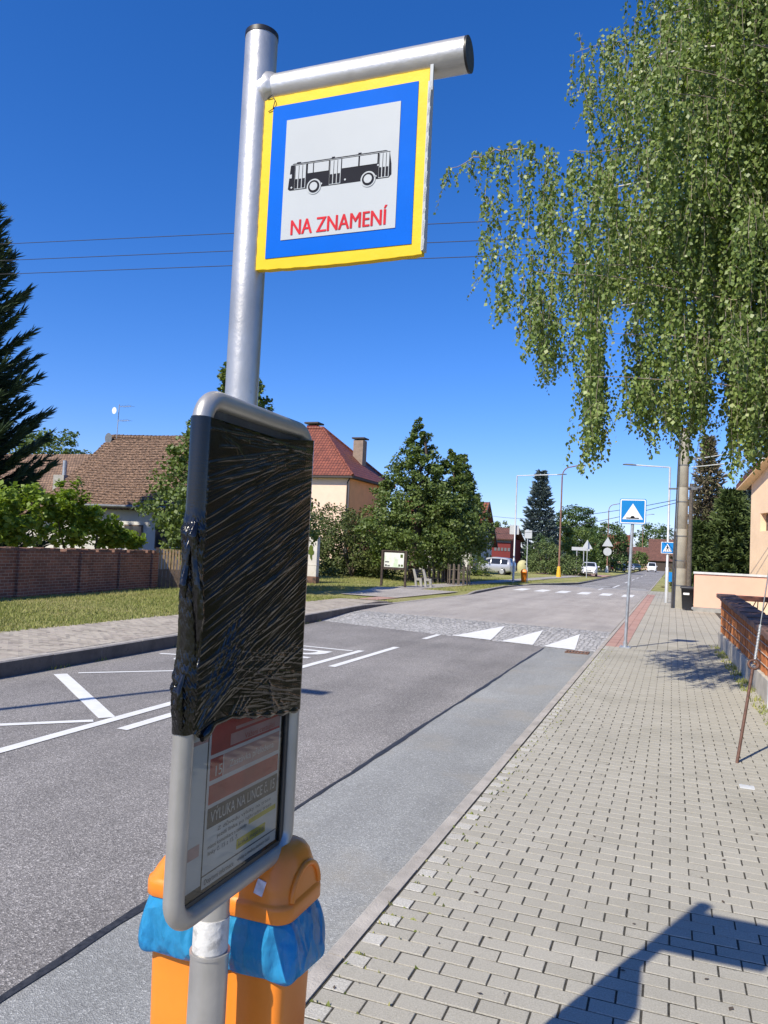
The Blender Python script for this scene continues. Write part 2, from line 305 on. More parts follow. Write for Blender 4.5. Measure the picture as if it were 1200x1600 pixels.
def bag_mat():
    m, nt, b = new_mat('blue_bag_film')
    v = coord(nt, 'World')
    c = ramp(nt, noise(nt, v, 9, 4), [(0.3, (0.030, 0.28, 0.60)), (0.7, (0.055, 0.42, 0.76))])
    nt.links.new(c, b.inputs['Base Color']); b.inputs['Roughness'].default_value = 0.26
    vo = N(nt, 'ShaderNodeTexVoronoi', Scale=15.0, Randomness=1.0)
    dn = nt.nodes.new('ShaderNodeTexNoise'); dn.inputs['Scale'].default_value = 9; nt.links.new(coord(nt, 'World'), dn.inputs['Vector'])
    dv = N(nt, 'ShaderNodeVectorMath', operation='MULTIPLY_ADD'); nt.links.new(dn.outputs['Color'], dv.inputs[0]); dv.inputs[1].default_value = (.12, .12, .12)
    nt.links.new(coord(nt, 'World', (1.3, 1.3, 0.55)), dv.inputs[2]); nt.links.new(dv.outputs[0], vo.inputs['Vector'])
    h = N(nt, 'ShaderNodeMath', operation='MULTIPLY_ADD'); nt.links.new(noise(nt, coord(nt, 'World', (1, 1, .5)), 30, 3), h.inputs[0]); h.inputs[1].default_value = .35; nt.links.new(vo.outputs['Distance'], h.inputs[2])
    bump(nt, b, h.outputs[0], 0.85, 0.022)
    tr = nt.nodes.new('ShaderNodeBsdfTranslucent'); tr.inputs['Color'].default_value = (0.04, 0.50, 0.90, 1)
    ms = nt.nodes.new('ShaderNodeMixShader'); ms.inputs[0].default_value = 0.42
    nt.links.new(b.outputs[0], ms.inputs[1]); nt.links.new(tr.outputs[0], ms.inputs[2])
    nt.links.new(ms.outputs[0], nt.nodes['Material Output'].inputs[0]); return m
M['bag'] = bag_mat()
def pane_mat():
    m, nt, b = new_mat('clear_pane')
    out = nt.nodes['Material Output']
    tr = nt.nodes.new('ShaderNodeBsdfTransparent'); tr.inputs[0].default_value = (0.97, 0.965, 0.95, 1)
    gl = nt.nodes.new('ShaderNodeBsdfGlossy'); gl.inputs['Roughness'].default_value = 0.03
    lw = nt.nodes.new('ShaderNodeFresnel'); lw.inputs[0].default_value = 1.62
    ms = nt.nodes.new('ShaderNodeMixShader'); nt.links.new(lw.outputs[0], ms.inputs[0])
    nt.links.new(tr.outputs[0], ms.inputs[1]); nt.links.new(gl.outputs[0], ms.inputs[2]); nt.links.new(ms.outputs[0], out.inputs[0])
    return m
M['pane'] = pane_mat()
def map_mat():
    m, nt, b = new_mat('printed_map')
    v = coord(nt, 'World')
    c = ramp(nt, noise(nt, v, 2.2, 3), [(0.35, (0.70, 0.74, 0.60)), (0.5, (0.74, 0.74, 0.70)), (0.62, (0.55, 0.68, 0.46))])
    nt.links.new(c, b.inputs['Base Color']); b.inputs['Roughness'].default_value = 0.4; return m
M['mapboard'] = map_mat()

# ------------------------------------------------------------------ mesh building
OFF = {}
class MB:
    def __init__(s): s.v = []; s.f = []; s.m = []; s.sm = []
    def add(s, vs, fs, mi=0, smooth=False):
        o = len(s.v); s.v += [tuple(p) for p in vs]
        for f in fs: s.f.append([i+o for i in f]); s.m.append(mi); s.sm.append(smooth)
        return s
    def box(s, x0, x1, y0, y1, z0, z1, mi=0):
        v = [(x, y, z) for z in (z0, z1) for y in (y0, y1) for x in (x0, x1)]
        return s.add(v, [(0, 2, 3, 1), (4, 5, 7, 6), (0, 1, 5, 4), (2, 6, 7, 3), (0, 4, 6, 2), (1, 3, 7, 5)], mi)
    def obox(s, c, ax, ay, az, mi=0):
        """box centred at c with half-axis vectors"""
        c, ax, ay, az = map(Vector, (c, ax, ay, az))
        v = [c+i*ax+j*ay+k*az for k in (-1, 1) for j in (-1, 1) for i in (-1, 1)]
        return s.add(v, [(0, 2, 3, 1), (4, 5, 7, 6), (0, 1, 5, 4), (2, 6, 7, 3), (0, 4, 6, 2), (1, 3, 7, 5)], mi)
    def tube(s, path, r, n=12, mi=0, caps=True, smooth=True):
        P = [Vector(p) for p in path]; rs = r if isinstance(r, (list, tuple)) else [r]*len(P)
        t0 = (P[1]-P[0]).normalized(); a = t0.orthogonal().normalized(); rings = []
        for i, p in enumerate(P):
            t = (P[min(i+1, len(P)-1)]-P[max(i-1, 0)]).normalized()
            a = (a - t*a.dot(t)).normalized(); b = t.cross(a)
            rings.append([p+(a*math.cos(2*math.pi*k/n)+b*math.sin(2*math.pi*k/n))*rs[i] for k in range(n)])
        vs = [q for g in rings for q in g]; fs = []
        for i in range(len(P)-1):
            for k in range(n): fs.append((i*n+k, i*n+(k+1) % n, (i+1)*n+(k+1) % n, (i+1)*n+k))
        s.add(vs, fs, mi, smooth)
        if caps:
            s.add(rings[0], [list(range(n))[::-1]], mi); s.add(rings[-1], [list(range(n))], mi)
        return s
    def prism(s, poly, vec, mi=0):
        """planar 3-D polygon swept along vec"""
        P = [Vector(p) for p in poly]; n = len(P); d = Vector(vec)
        vs = P+[p+d for p in P]
        fs = [list(range(n))[::-1], [i+n for i in range(n)]]+[(i, (i+1) % n, n+(i+1) % n, n+i) for i in range(n)]
        return s.add(vs, fs, mi)
    def poly(s, pts, mi=0): return s.add(pts, [list(range(len(pts)))], mi)
    def slab(s, poly, t, mi=0):
        """polygon given thickness t along its own normal (downwards/inwards)"""
        P = [Vector(p) for p in poly]; nrm = (P[1]-P[0]).cross(P[2]-P[0]).normalized()
        return s.prism(P, -nrm*t, mi)
    def loft(s, rings, mi=0, caps=True, smooth=True):
        n = len(rings[0]); vs = [p for g in rings for p in g]; fs = []
        for i in range(len(rings)-1):
            for k in range(n): fs.append((i*n+k, i*n+(k+1) % n, (i+1)*n+(k+1) % n, (i+1)*n+k))
        s.add(vs, fs, mi, smooth)
        if caps: s.add(rings[0], [list(range(n))[::-1]], mi, smooth); s.add(rings[-1], [list(range(n))], mi, smooth)
        return s
def mesh_from(name, v, f, off=(0, 0, 0)):
    v = np.asarray(v, dtype=np.float64) - np.asarray(off)
    me = bpy.data.meshes.new(name); me.from_pydata(v.tolist(), [], f); return me
def auto_uv(me):
    uv = me.uv_layers.new(name='UVMap').data
    for p in me.polygons:
        n = p.normal
        u = Vector((0, 0, 1)).cross(n) if abs(n.z) < 0.98 else Vector((1, 0, 0))
        if u.length < 1e-6: u = Vector((1, 0, 0))
        u.normalize(); w = n.cross(u)
        for li in p.loop_indices:
            c = me.vertices[me.loops[li].vertex_index].co; uv[li].uv = (c.dot(u), c.dot(w))
def finish(name, me, mats, parent, loc):
    o = bpy.data.objects.new(name, me); COL.objects.link(o)
    for m in (mats if isinstance(mats, (list, tuple)) else [mats]): me.materials.append(M[m] if isinstance(m, str) else m)
    if parent: o.parent = parent; OFF[o] = OFF[parent]
    else: o.location = loc; OFF[o] = Vector(loc)
    return o
def build(name, mb, mats, parent=None, loc=(0, 0, 0), bevel=0, uv=False, seg=2):
    """links a MB as ONE mesh object; vertices are given in world coordinates (or its prototype's)"""
    off = OFF[parent] if parent else Vector(loc)
    me = mesh_from(name, mb.v, mb.f, off)
    o = finish(name, me, mats, parent, loc)
    me.polygons.foreach_set('material_index', mb.m); me.polygons.foreach_set('use_smooth', mb.sm)
    me.update()
    if uv: auto_uv(me)
    if bevel:
        b = o.modifiers.new('bevel', 'BEVEL'); b.width = bevel; b.segments = seg; b.limit_method = 'ANGLE'; b.angle_limit = R(40)
    return o
def build_np(name, V, F, mats, parent=None, loc=(0, 0, 0), smooth=False, mi=None):
    """fast path: V (n,3), F (m,k) all faces with k corners"""
    off = OFF[parent] if parent else Vector(loc)
    V = np.asarray(V, dtype=np.float32) - np.array(off, dtype=np.float32)
    F = np.asarray(F, dtype=np.int32); k = F.shape[1]
    me = bpy.data.meshes.new(name)
    me.vertices.add(len(V)); me.vertices.foreach_set('co', V.ravel())
    me.loops.add(F.size); me.loops.foreach_set('vertex_index', F.ravel())
    me.polygons.add(len(F)); me.polygons.foreach_set('loop_start', np.arange(0, F.size, k, dtype=np.int32))
    me.polygons.foreach_set('loop_total', np.full(len(F), k, dtype=np.int32))
    me.polygons.foreach_set('use_smooth', np.full(len(F), bool(smooth)))
    o = finish(name, me, mats, parent, loc)
    if mi is not None: me.polygons.foreach_set('material_index', np.asarray(mi, dtype=np.int32))
    me.update(calc_edges=True); me.validate(); return o
def tag(o, label, cat, group=None):
    o['label'] = label; o['category'] = cat
    if group: o['group'] = group
    return o
def thing(name, loc, label, cat, group=None, rz=0):
    o = bpy.data.objects.new(name, None); COL.objects.link(o); o.location = loc; o.rotation_euler = (0, 0, rz)
    o.empty_display_size = 0.2; OFF[o] = Vector(loc) if rz == 0 else Vector((0, 0, 0))
    return tag(o, label, cat, group)
def kind(o, k): o['kind'] = k; return o
def copy_tree(o, parent=None):
    c = o.copy(); COL.objects.link(c)
    if parent: c.parent = parent
    for ch in list(o.children): copy_tree(ch, c)
    return c
_tc = {}
def text_mesh(s, size, bold=0.0, align='LEFT'):
    key = (s, size, bold, align)
    if key not in _tc:
        cu = bpy.data.curves.new('lettering', 'FONT'); cu.body = s; cu.size = size; cu.offset = bold; cu.align_x = align
        cu.resolution_u = 3
        ob = bpy.data.objects.new('lettering', cu); COL.objects.link(ob)
        dg = bpy.context.evaluated_depsgraph_get()
        me = bpy.data.meshes.new_from_object(ob.evaluated_get(dg))
        _tc[key] = ([v.co.copy() for v in me.vertices], [list(p.vertices) for p in me.polygons])
        bpy.data.objects.remove(ob); bpy.data.curves.remove(cu); bpy.data.meshes.remove(me)
    return _tc[key]
def put_text(mb, s, size, o, ax, ay, mi=0, bold=0.0, width=None, align='LEFT'):
    vs, fs = text_mesh(s, size, bold, align)
    o, ax, ay = Vector(o), Vector(ax), Vector(ay)
    k = 1.0
    if width: k = width/max(1e-6, max(v.x for v in vs)-min(v.x for v in vs))
    mb.add([o+ax*v.x*k+ay*v.y for v in vs], fs, mi)

# leaf clouds -------------------------------------------------------
def quads(C, A, B, L, W):
    """rhombic leaves: centres C, long axes A, cross axes B, lengths L, widths W"""
    L = np.asarray(L).reshape(-1, 1); W = np.asarray(W).reshape(-1, 1)
    n = len(C); V = np.empty((n, 4, 3), dtype=np.float32)
    V[:, 0] = C-A*L*0.5; V[:, 1] = C+B*W*0.5-A*L*0.08; V[:, 2] = C+A*L*0.5; V[:, 3] = C-B*W*0.5-A*L*0.08
    return V.reshape(-1, 3)
def unit(v): return v/np.maximum(1e-9, np.linalg.norm(v, axis=1, keepdims=True))
def leaf_axes(n, droop=0.6, out=None):
    A = NR.normal(size=(n, 3)); A[:, 2] = A[:, 2]*0.5-droop; A = unit(A)
    H = NR.normal(size=(n, 3))*0.75
    H[:, 2] += 0.8
    if out is not None: H += out*0.9
    B = unit(np.cross(A, unit(H))); return A, B
def faces(n, k=4): return np.arange(n*k, dtype=np.int32).reshape(n, k)
def crown(name, centres, rad, per, size, mat, parent, squash=0.7, droop=0.5, mid=None):
    C = np.repeat(np.asarray(centres), per, axis=0); n = len(C)
    rr = np.repeat(np.asarray(rad).reshape(-1), per) if np.ndim(rad) else np.full(n, rad)
    D = unit(NR.normal(size=(n, 3)))*(NR.random((n, 1))**0.45)
    D[:, 2] *= squash
    P = C+D*rr[:, None]
    out = unit(P-np.asarray(mid)) if mid is not None else None
    A, B = leaf_axes(n, droop, out)
    s = size*(0.65+0.7*NR.random(n))
    return build_np(name, quads(P, A, B, s, s*0.8), faces(n), mat, parent)
def profile_centres(base, n, prof, zmin, zmax, jitter=0.12, inner=0.35):
    """clump centres in a crown whose radius is prof(t), t=0..1 from bottom to top"""
    out = []
    tmax = max(prof(i/40) for i in range(41))
    while len(out) < n:
        t = NR.random()
        if NR.random() > (prof(t)/tmax)**0.9+0.04: continue
        r = prof(t)*(inner+(1-inner)*NR.random()**0.45); a = NR.random()*2*math.pi
        lump = 1+jitter*math.sin(3*a+7*t)+jitter*NR.normal()*0.5
        out.append((base[0]+r*lump*math.cos(a), base[1]+r*lump*math.sin(a), base[2]+zmin+t*(zmax-zmin)))
    return out
def tree(name, base, h, prof, zmin, n, per, clump, leaf, mat, label, cat='tree', trunk_r=0.18, group=None, limbs=6, bark='bark', droop=0.5, inner=0.35, squash=0.7, taper=.12):
    t = thing(name, base, label, cat, group)
    mb = MB(); b = Vector(base)
    pts = [b+Vector((NR.normal()*0.06*k, NR.normal()*0.06*k, h*0.92*k/6)) for k in range(7)]
    mb.tube(pts, [trunk_r*(1.15-0.17*k)+0.01 for k in range(7)], 10)
    for i in range(limbs):
        tt = 0.1+0.65*i/max(1, limbs); a = i*2.4+1; z = zmin+tt*(h-zmin); r = prof(tt)*0.75
        s = b+Vector((0, 0, z*0.85)); e = b+Vector((r*math.cos(a), r*math.sin(a), z+r*0.25)); m = (s+e)/2+Vector((0, 0, 0.15))
        mb.tube([s, m, e], [trunk_r*0.42, trunk_r*0.28, 0.02], 6)
    build('trunk', mb, bark, t)
    C = profile_centres(base, n, prof, zmin, h, inner=inner)
    q_ = (np.array(C)[:, 2]-base[2]-zmin)/(h-zmin)
    crown('crown', C, NR.uniform(0.7, 1.25, n)*clump*(1.12-taper*np.clip(q_, 0, 1)), per, leaf, mat, t, squash, droop, (base[0], base[1], base[2]+zmin+(h-zmin)*0.4))
    return t
def conifer(name, base, h, r0, zmin, whorls, nb, mat, label, twig=0.28, group=None, bare=0.0, needle_w=0.22, tipup=0.25, power=0.85, per=34, trunk_r=0.2, droop=0.22, wild=0.0):
    t = thing(name, base, label, 'tree', group); b = np.array(base)
    mb = MB(); mb.tube([base, (base[0]+0.03, base[1], base[2]+h*0.5), (base[0], base[1]+0.03, base[2]+h*0.985)], [trunk_r, trunk_r*0.6, 0.02], 10)
    Cs, As, Bs, Ls = [], [], [], []
    for w in range(whorls):
        tt = (w+0.5*NR.random())/whorls; z = zmin+tt*(h-zmin)
        R0 = r0*(1-tt)**power+0.12
        for k in range(nb):
            a = 2*math.pi*(k+NR.random()*0.8)/nb+w*1.3; Rr = R0*(0.68-wild*.35+(0.45+wild*.45)*NR.random())
            d = np.array([math.cos(a), math.sin(a), 0])
            s = np.linspace(0.02, 1, 7)
            pts = b+np.outer(s*Rr, d); pts[:, 2] += z-droop*Rr*np.sin(s*2.2)+tipup*Rr*np.clip(s-0.55, 0, 1)**1.3*1.6
            mb.tube([tuple(p) for p in pts[::2]], [0.028, 0.02, 0.012, 0.006], 4, caps=False)
            npp = max(6, int(per*(0.35+0.65*Rr/r0)))
            q = NR.random(npp)**0.65*(1-bare)+bare
            i = np.clip(q*6, 0, 5.999); i0 = i.astype(int); fr = (i-i0)[:, None]
            P = pts[i0]*(1-fr)+pts[np.minimum(i0+1, 6)]*fr
            tang = unit(pts[np.minimum(i0+1, 6)]-pts[i0])
            side = np.cross(tang, np.array([0, 0, 1.0])); sg = NR.choice([-1, 1], npp)[:, None]
            spread = (1.05-q)[:, None]
            lt = twig*(0.6+0.8*NR.random(npp))
            dirv = unit(tang*0.85+side*sg*(0.35+0.8*NR.random((npp, 1)))*np.minimum(1, spread*2.5)+NR.normal(size=(npp, 3))*(0.18+wild*.35)+np.array([0, 0, -0.30])*np.minimum(1, spread*2))
            c = P+dirv*lt[:, None]*0.5
            Cs.append(c); As.append(dirv); Ls.append(lt)
            nb_ = unit(np.cross(dirv, NR.normal(size=(npp, 3))*0.6+np.array([0, 0, 1.0]))); Bs.append(nb_)
    C, A, B, L = map(np.concatenate, (Cs, As, Bs, Ls))
    # two crossed sprays per twig so that it has body from every side
    B2 = unit(np.cross(A, B))
    V = np.concatenate([quads(C, A, B, L, L*needle_w*1.3), quads(C+NR.normal(size=C.shape)*0.02, A, B2, L*0.9, L*needle_w)])
    build('trunk', mb, 'bark', t)
    build_np('needles', V, faces(len(V)//4), mat, t)
    return t
def rrect(cx, cy, hx, hy, z, r, n=5, ph=None):
    r = min(r, hx*0.999, hy*0.999); out = []
    for (sx, sy, a0) in ((1, 1, 0), (-1, 1, 90), (-1, -1, 180), (1, -1, 270)):
        for k in range(n+1):
            a = R(a0+90*k/n); out.append((cx+sx*(hx-r)+r*math.cos(a), cy+sy*(hy-r)+r*math.sin(a), z))
    return out

# ================================================================== SETTING
def sstep(a, b, x): t = min(1, max(0, (x-a)/(b-a))); return t*t*(3-2*t)
def KL(y):                                   # left road edge
    P = [(-14, -7.9), (7.5, -7.97), (11.5, -8.1), (16.8, -8.28), (24.6, -8.81), (33.3, -8.4), (44, -8.92), (48.5, -8.75), (53, -8.0), (60, -6.6), (300, -6.6)]
    for (a, xa), (b, xb) in zip(P, P[1:]):
        if y <= b: return xa+(xb-xa)*(y-a)/(b-a)
    return P[-1][1]
def yn(x): return 16.15-0.264*(x+1.6)        # ramp, near and far edge
def yf(x): return 20.2-0.10*(x+1.6)
def hL(y): return 0.10*(1-sstep(23.2, 25.4, y))+0.05*sstep(32.8, 34.5, y)   # ground left of the road
XR = -1.38
def strip(name, rows, mats, nx=1):
    """rows: list of (list of points) of equal length -> grid sheet"""
    mb = MB(); n = len(rows[0]); vs = [p for r in rows for p in r]; fs = []
    for i in range(len(rows)-1):
        for k in range(n-1): fs.append((i*n+k, i*n+k+1, (i+1)*n+k+1, (i+1)*n+k))
    mb.add(vs, fs); return kind(build(name, mb, mats), 'structure')
kind(build('ground', MB().poly([(-1500, -300, -0.30), (1500, -300, -0.30), (1500, 2500, -0.30), (-1500, 2500, -0.30)]), 'lawn'), 'structure')

ys = [-14, -4, 0, 4, 8, 12, 14]
XS = -2.45
xs = lambda y, a, b, n: [a+(b-a)*k/n for k in range(n+1)]
rows = [[(x, y, -0.10) for x in xs(y, KL(y), XS, 6)] for y in ys]+[[(x, yn(x), -0.10) for x in xs(0, KL(18), XS, 6)]]
strip('road', rows, 'asphalt')
rows = [[(x, y, -0.10+0.012*(x-XS)) for x in (XS, XR)] for y in ys]+[[(x, yn(x), -0.10+0.012*(x-XS)) for x in (XS, XR)]]
strip('road', rows, 'asphalt_strip')
def zr(x, y):
    a, b = yn(x), yf(x); return -0.10+0.085*min(1, max(0, (y-a)/(b-a)))
rows = []
for t in (0, 0.3, 0.6, 0.85, 1): rows.append([(x, yn(x)*(1-t)+yf(x)*t, -0.10+0.085*sstep(-0.1, 1.0, t)) for x in xs(0, KL(20), XR, 8)])
strip('speed_table', rows, 'cobble')
ys2 = [22.5, 25, 29, 33, 38, 44, 48.5, 52]
rows = [[(x, yf(x), -0.015) for x in xs(0, KL(21), XR, 6)]]+[[(x, y, -0.015) for x in xs(y, KL(y), XR, 6)] for y in ys2]
strip('road', rows, 'asphalt_far')
strip('speed_table', [[(x, 52, -0.015) for x in xs(0, KL(52), XR, 4)], [(x, 56, -0.09) for x in xs(0, KL(56), XR, 4)]], 'cobble')
strip('road', [[(KL(y), y, -0.09), (XR, y, -0.09)] for y in (56, 60, 80, 120, 170, 215)], 'asphalt_end')

# tar seam between the two surfaces
mb = MB(); pl, pr = [], []
y = -6.0
while y < 16.3:
    o = 0.006*math.sin(y*1.3)+0.004*math.sin(y*5.3+1)+0.004*rnd.uniform(-1, 1); w = 0.017+0.006*math.sin(y*1.7+2)+0.008*rnd.random()
    pl.append((XS+o-w, y, -0.096)); pr.append((XS+o+w, y, -0.095)); y += 0.16
n = len(pl); mb.add(pl+pr, [(i, n+i, n+i+1, i+1) for i in range(n-1)])
kind(build('tar_seam', mb, 'tar'), 'structure')

# painted markings
def line(p, q, w, z=-0.094, z2=None):
    p, q = Vector((*p, 0)), Vector((*q, 0)); d = (q-p).normalized(); s = Vector((-d.y, d.x, 0))*w/2
    k = max(1, int((q-p).length/0.35)); mb = MB(); L, Rr = [], []
    for i in range(k+1):
        c = p+(q-p)*i/k; e = rnd.uniform(-0.004, 0.004)
        L.append((*(c+s*(1+e*8)).xy, z)); Rr.append((*(c-s*(1-e*8)).xy, z))
    mb.add(L+Rr, [(i+1, i, k+1+i, k+2+i) for i in range(k)])
    return mb
def mark(mb): return kind(build('road_marking', mb, 'paint'), 'structure')
LX = -5.30
mark(line((LX, -2), (LX, 7.72), 0.125))
mark(line((LX, 10.2), (LX, 13.2), 0.125))
mark(line((LX-0.10, 6.52), (-7.62, 8.22), 0.17))
mark(line((-5.42, 6.34), (-7.75, 4.05), 0.10))
mark(line((-7.50, 8.42), (-5.4, 10.55), 0.075))
mark(line((-7.80, 10.6), (-6.6, 10.95), 0.10))
mark(line((-5.42, 13.05), (-7.75, 13.1), 0.10))
mark(line((-4.95, 6.2), (-4.95, 9.2), 0.125)); mark(line((-4.95, 11.1), (-4.95, 14.15), 0.125)); mark(line((-4.95, 15.9), (-4.95, 17.0), 0.125))
mark(line((-4.95, 1.5), (-4.95, 3.6), 0.125))
mb = MB(); put_text(mb, 'BUS', 2.3, (-7.55, 12.75, -0.094), (0, -1, 0), (1, 0, 0), 0, 0.0, width=None)
bx = [v for v in mb.v]; y0 = min(v[1] for v in bx); y1 = max(v[1] for v in bx); x0 = min(v[0] for v in bx); x1 = max(v[0] for v in bx)
mb.v = [(-7.35+(v[0]-x0)/(x1-x0)*1.72, 12.7+(v[1]-y1)/(y1-y0)*2.6, -0.094) for v in bx]; mark(mb)
for (xa, xb) in ((-4.60, -3.68), (-3.45, -2.72), (-2.50, -1.82)):
    xm = (xa+xb)/2; A = (xa, yn(xa)+0.03); B = (xb, yn(xb)+0.03); C = ((xb+xm)/2-0.04, yn(xm)+2.75)
    def P(a): return (a[0], a[1], -0.10+0.085*sstep(-0.1, 1.0, (a[1]-yn(a[0]))/(yf(a[0])-yn(a[0])))+0.012)
    mb = MB(); K = 6
    for i in range(K):
        t0, t1 = i/K, (i+1)/K
        l0 = [A[j]+(C[j]-A[j])*t0 for j in (0, 1)]; r0 = [B[j]+(C[j]-B[j])*t0 for j in (0, 1)]
        l1 = [A[j]+(C[j]-A[j])*t1 for j in (0, 1)]; r1 = [B[j]+(C[j]-B[j])*t1 for j in (0, 1)]
        mb.add([P(l0), P(r0), P(r1), P(l1)], [(0, 1, 2, 3)])
    mark(mb)
for k in range(6):
    x = -7.75+1.12*k; mark(line((x, 41.3), (x, 44.2), 0.55, -0.011))
mark(line((-4.2, 49.0), (-4.2, 52.0), 0.14, -0.011))
mark(line((-3.9, 57.0), (-3.9, 64.0), 0.14, -0.086)); mark(line((-6.2, 58.5), (-4.2, 58.5), 0.35, -0.086)); mark(line((-3.0, 57.2), (-1.7, 57.2), 0.5, -0.086))
for y in (72, 84, 96, 110, 125): mark(line((-3.9, y), (-3.9, y+5), 0.13, -0.086))

# kerbs
def kerb(name, pts, w, z0, z1, side, mat, seg=1.0, gap=0.006):
    """stones laid along a polyline; side=+1: body lies to the right of travel"""
    mb = MB(); P = [Vector((*p[:2], 0)) for p in pts]; H = [p[2] if len(p) > 2 else z1 for p in pts]
    for i in range(len(P)-1):
        d = P[i+1]-P[i]; L = d.length; n = max(1, round(L/seg)); u = d/L; s = Vector((u.y, -u.x, 0))*side
        for k in range(n):
            a, b = k/n, (k+1)/n; p = P[i]+d*a+u*gap; q = P[i]+d*b-u*gap
            ha = H[i]+(H[i+1]-H[i])*a+rnd.uniform(-.003, .003); hb = H[i]+(H[i+1]-H[i])*b+rnd.uniform(-.003, .003)
            ch = 0.018
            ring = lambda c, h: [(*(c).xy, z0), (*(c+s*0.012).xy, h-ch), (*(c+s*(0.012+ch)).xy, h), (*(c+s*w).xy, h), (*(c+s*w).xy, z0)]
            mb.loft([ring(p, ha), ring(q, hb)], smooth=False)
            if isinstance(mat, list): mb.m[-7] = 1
    return kind(build(name, mb, mat), 'structure')
kerb('kerb', [(XR, -4), (XR, 16.4), (XR, 60), (XR, 110)], 0.105, -0.25, 0.004, 1, 'kerb')
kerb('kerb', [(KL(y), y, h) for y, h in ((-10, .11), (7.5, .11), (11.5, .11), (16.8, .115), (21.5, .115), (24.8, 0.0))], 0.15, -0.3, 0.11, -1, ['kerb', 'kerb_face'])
kerb('kerb', [(KL(24.8), 24.8), (KL(29), 29), (KL(33.3), 33.3)], 0.12, -0.3, 0.004, -1, 'kerb')
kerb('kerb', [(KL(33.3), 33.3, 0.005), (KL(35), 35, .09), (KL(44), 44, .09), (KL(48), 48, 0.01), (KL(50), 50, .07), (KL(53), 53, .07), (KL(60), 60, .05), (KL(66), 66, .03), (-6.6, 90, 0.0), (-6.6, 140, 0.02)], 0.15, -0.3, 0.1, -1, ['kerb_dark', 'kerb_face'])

# pavements of single pavers
def pavers(name, rows, mat, h=0.06, ch=0.0020):
    """rows: (x0,x1,y0,y1,ztop,matindex) of each stone; chamfered blocks"""
    a = np.array(rows, dtype=np.float64); n = len(a); x0, x1, y0, y1, z = a[:, 0], a[:, 1], a[:, 2], a[:, 3], a[:, 4]
    z = z+NR.normal(size=n)*0.0009; tx = NR.normal(size=n)*0.0008; ty = NR.normal(size=n)*0.0006
    V = np.empty((n, 12, 3)); c = ch
    for j, (X, Y, zz) in enumerate(((x0, y0, z-h), (x1, y0, z-h), (x1, y1, z-h), (x0, y1, z-h), (x0, y0, z-c), (x1, y0, z-c), (x1, y1, z-c), (x0, y1, z-c),
                                    (x0+c, y0+c, z+tx), (x1-c, y0+c, z-tx+ty), (x1-c, y1-c, z-tx), (x0+c, y1-c, z+tx-ty))):
        V[:, j, 0] = X; V[:, j, 1] = Y; V[:, j, 2] = zz
    F0 = np.array([(0, 1, 5, 4), (1, 2, 6, 5), (2, 3, 7, 6), (3, 0, 4, 7), (4, 5, 9, 8), (5, 6, 10, 9), (6, 7, 11, 10), (7, 4, 8, 11), (8, 9, 10, 11)])
    F = (F0[None]+12*np.arange(n)[:, None, None]).reshape(-1, 4)
    return kind(build_np(name, V.reshape(-1, 3), F, mat, mi=np.repeat(a[:, 5].astype(int), 9)), 'structure')
rows = []; j = 0.0036
X0 = XR+0.105+0.008
y = -1.0; r = 0
while y < 16.6:
    ww = rnd.uniform(-.0012, .0012)
    x = X0-(0 if r % 2 else 0)
    first = True
    while x < (1.5 if y > 4 else 2.6):
        w = 0.10 if (first and r % 2) else 0.20
        dy = rnd.uniform(-.0012, .0012)
        rows.append((x+j*1.15, x+w-j*1.15+rnd.uniform(-.0015, .0015), y+j*1.35+dy, y+0.10-j*1.35+dy+ww, 0.0, 1 if (first and r % 2) else 0))
        x += w; first = False
    y += 0.10; r += 1
XT = X0+0.42
while y < 34:                                    # beyond: red warning strip by the kerb, larger stones laid in columns
    for k in range(2): rows.append((X0+k*0.21+j, X0+(k+1)*0.21-j, y+j*1.2, y+0.20-j, 0.0, 2))
    x = XT
    while x < 1.5: rows.append((x+j, x+0.20-j, y+0.002, y+0.20-0.002, 0.0, 0)); x += 0.20
    y += 0.20
while y < 52:
    for k in range(2): rows.append((X0+k*0.21+j, X0+(k+1)*0.21-j, y+j, y+0.40-j, 0.0, 2 if y < 46 else 0))
    x = XT
    while x < 0.15: rows.append((x+j, x+0.20-j, y+0.003, y+0.40-0.003, 0.0, 0)); x += 0.20
    y += 0.40
pavers('pavement', rows, ['paver', 'paver_edge', 'paver_red'])
kind(build('joint_sand', MB().poly([(X0-.02, -1.2, -0.0042), (3.2, -1.2, -0.0042), (3.2, 34, -0.0042), (X0-.02, 34, -0.0042)]), 'bed'), 'structure')
kind(build('joint_sand', MB().poly([(X0-.02, 34, -0.0042), (0.25, 34, -0.0042), (0.25, 52, -0.0042), (X0-.02, 52, -0.0042)]), 'bed'), 'structure')
rows = []
y = -6.0; r = 0; j = 0.004
while y < 24.6:
    x = KL(y+.1)-0.16; f = True; zt = hL(y)+0.012
    while x > -10.25:
        w = 0.10 if (f and r % 2) else 0.20
        rows.append((x-w+j, x-j, y+j, y+0.10-j, zt, 0)); x -= w; f = False
    y += 0.10; r += 1
pavers('left_pavement', rows, ['paver_left', 'paver_red'])

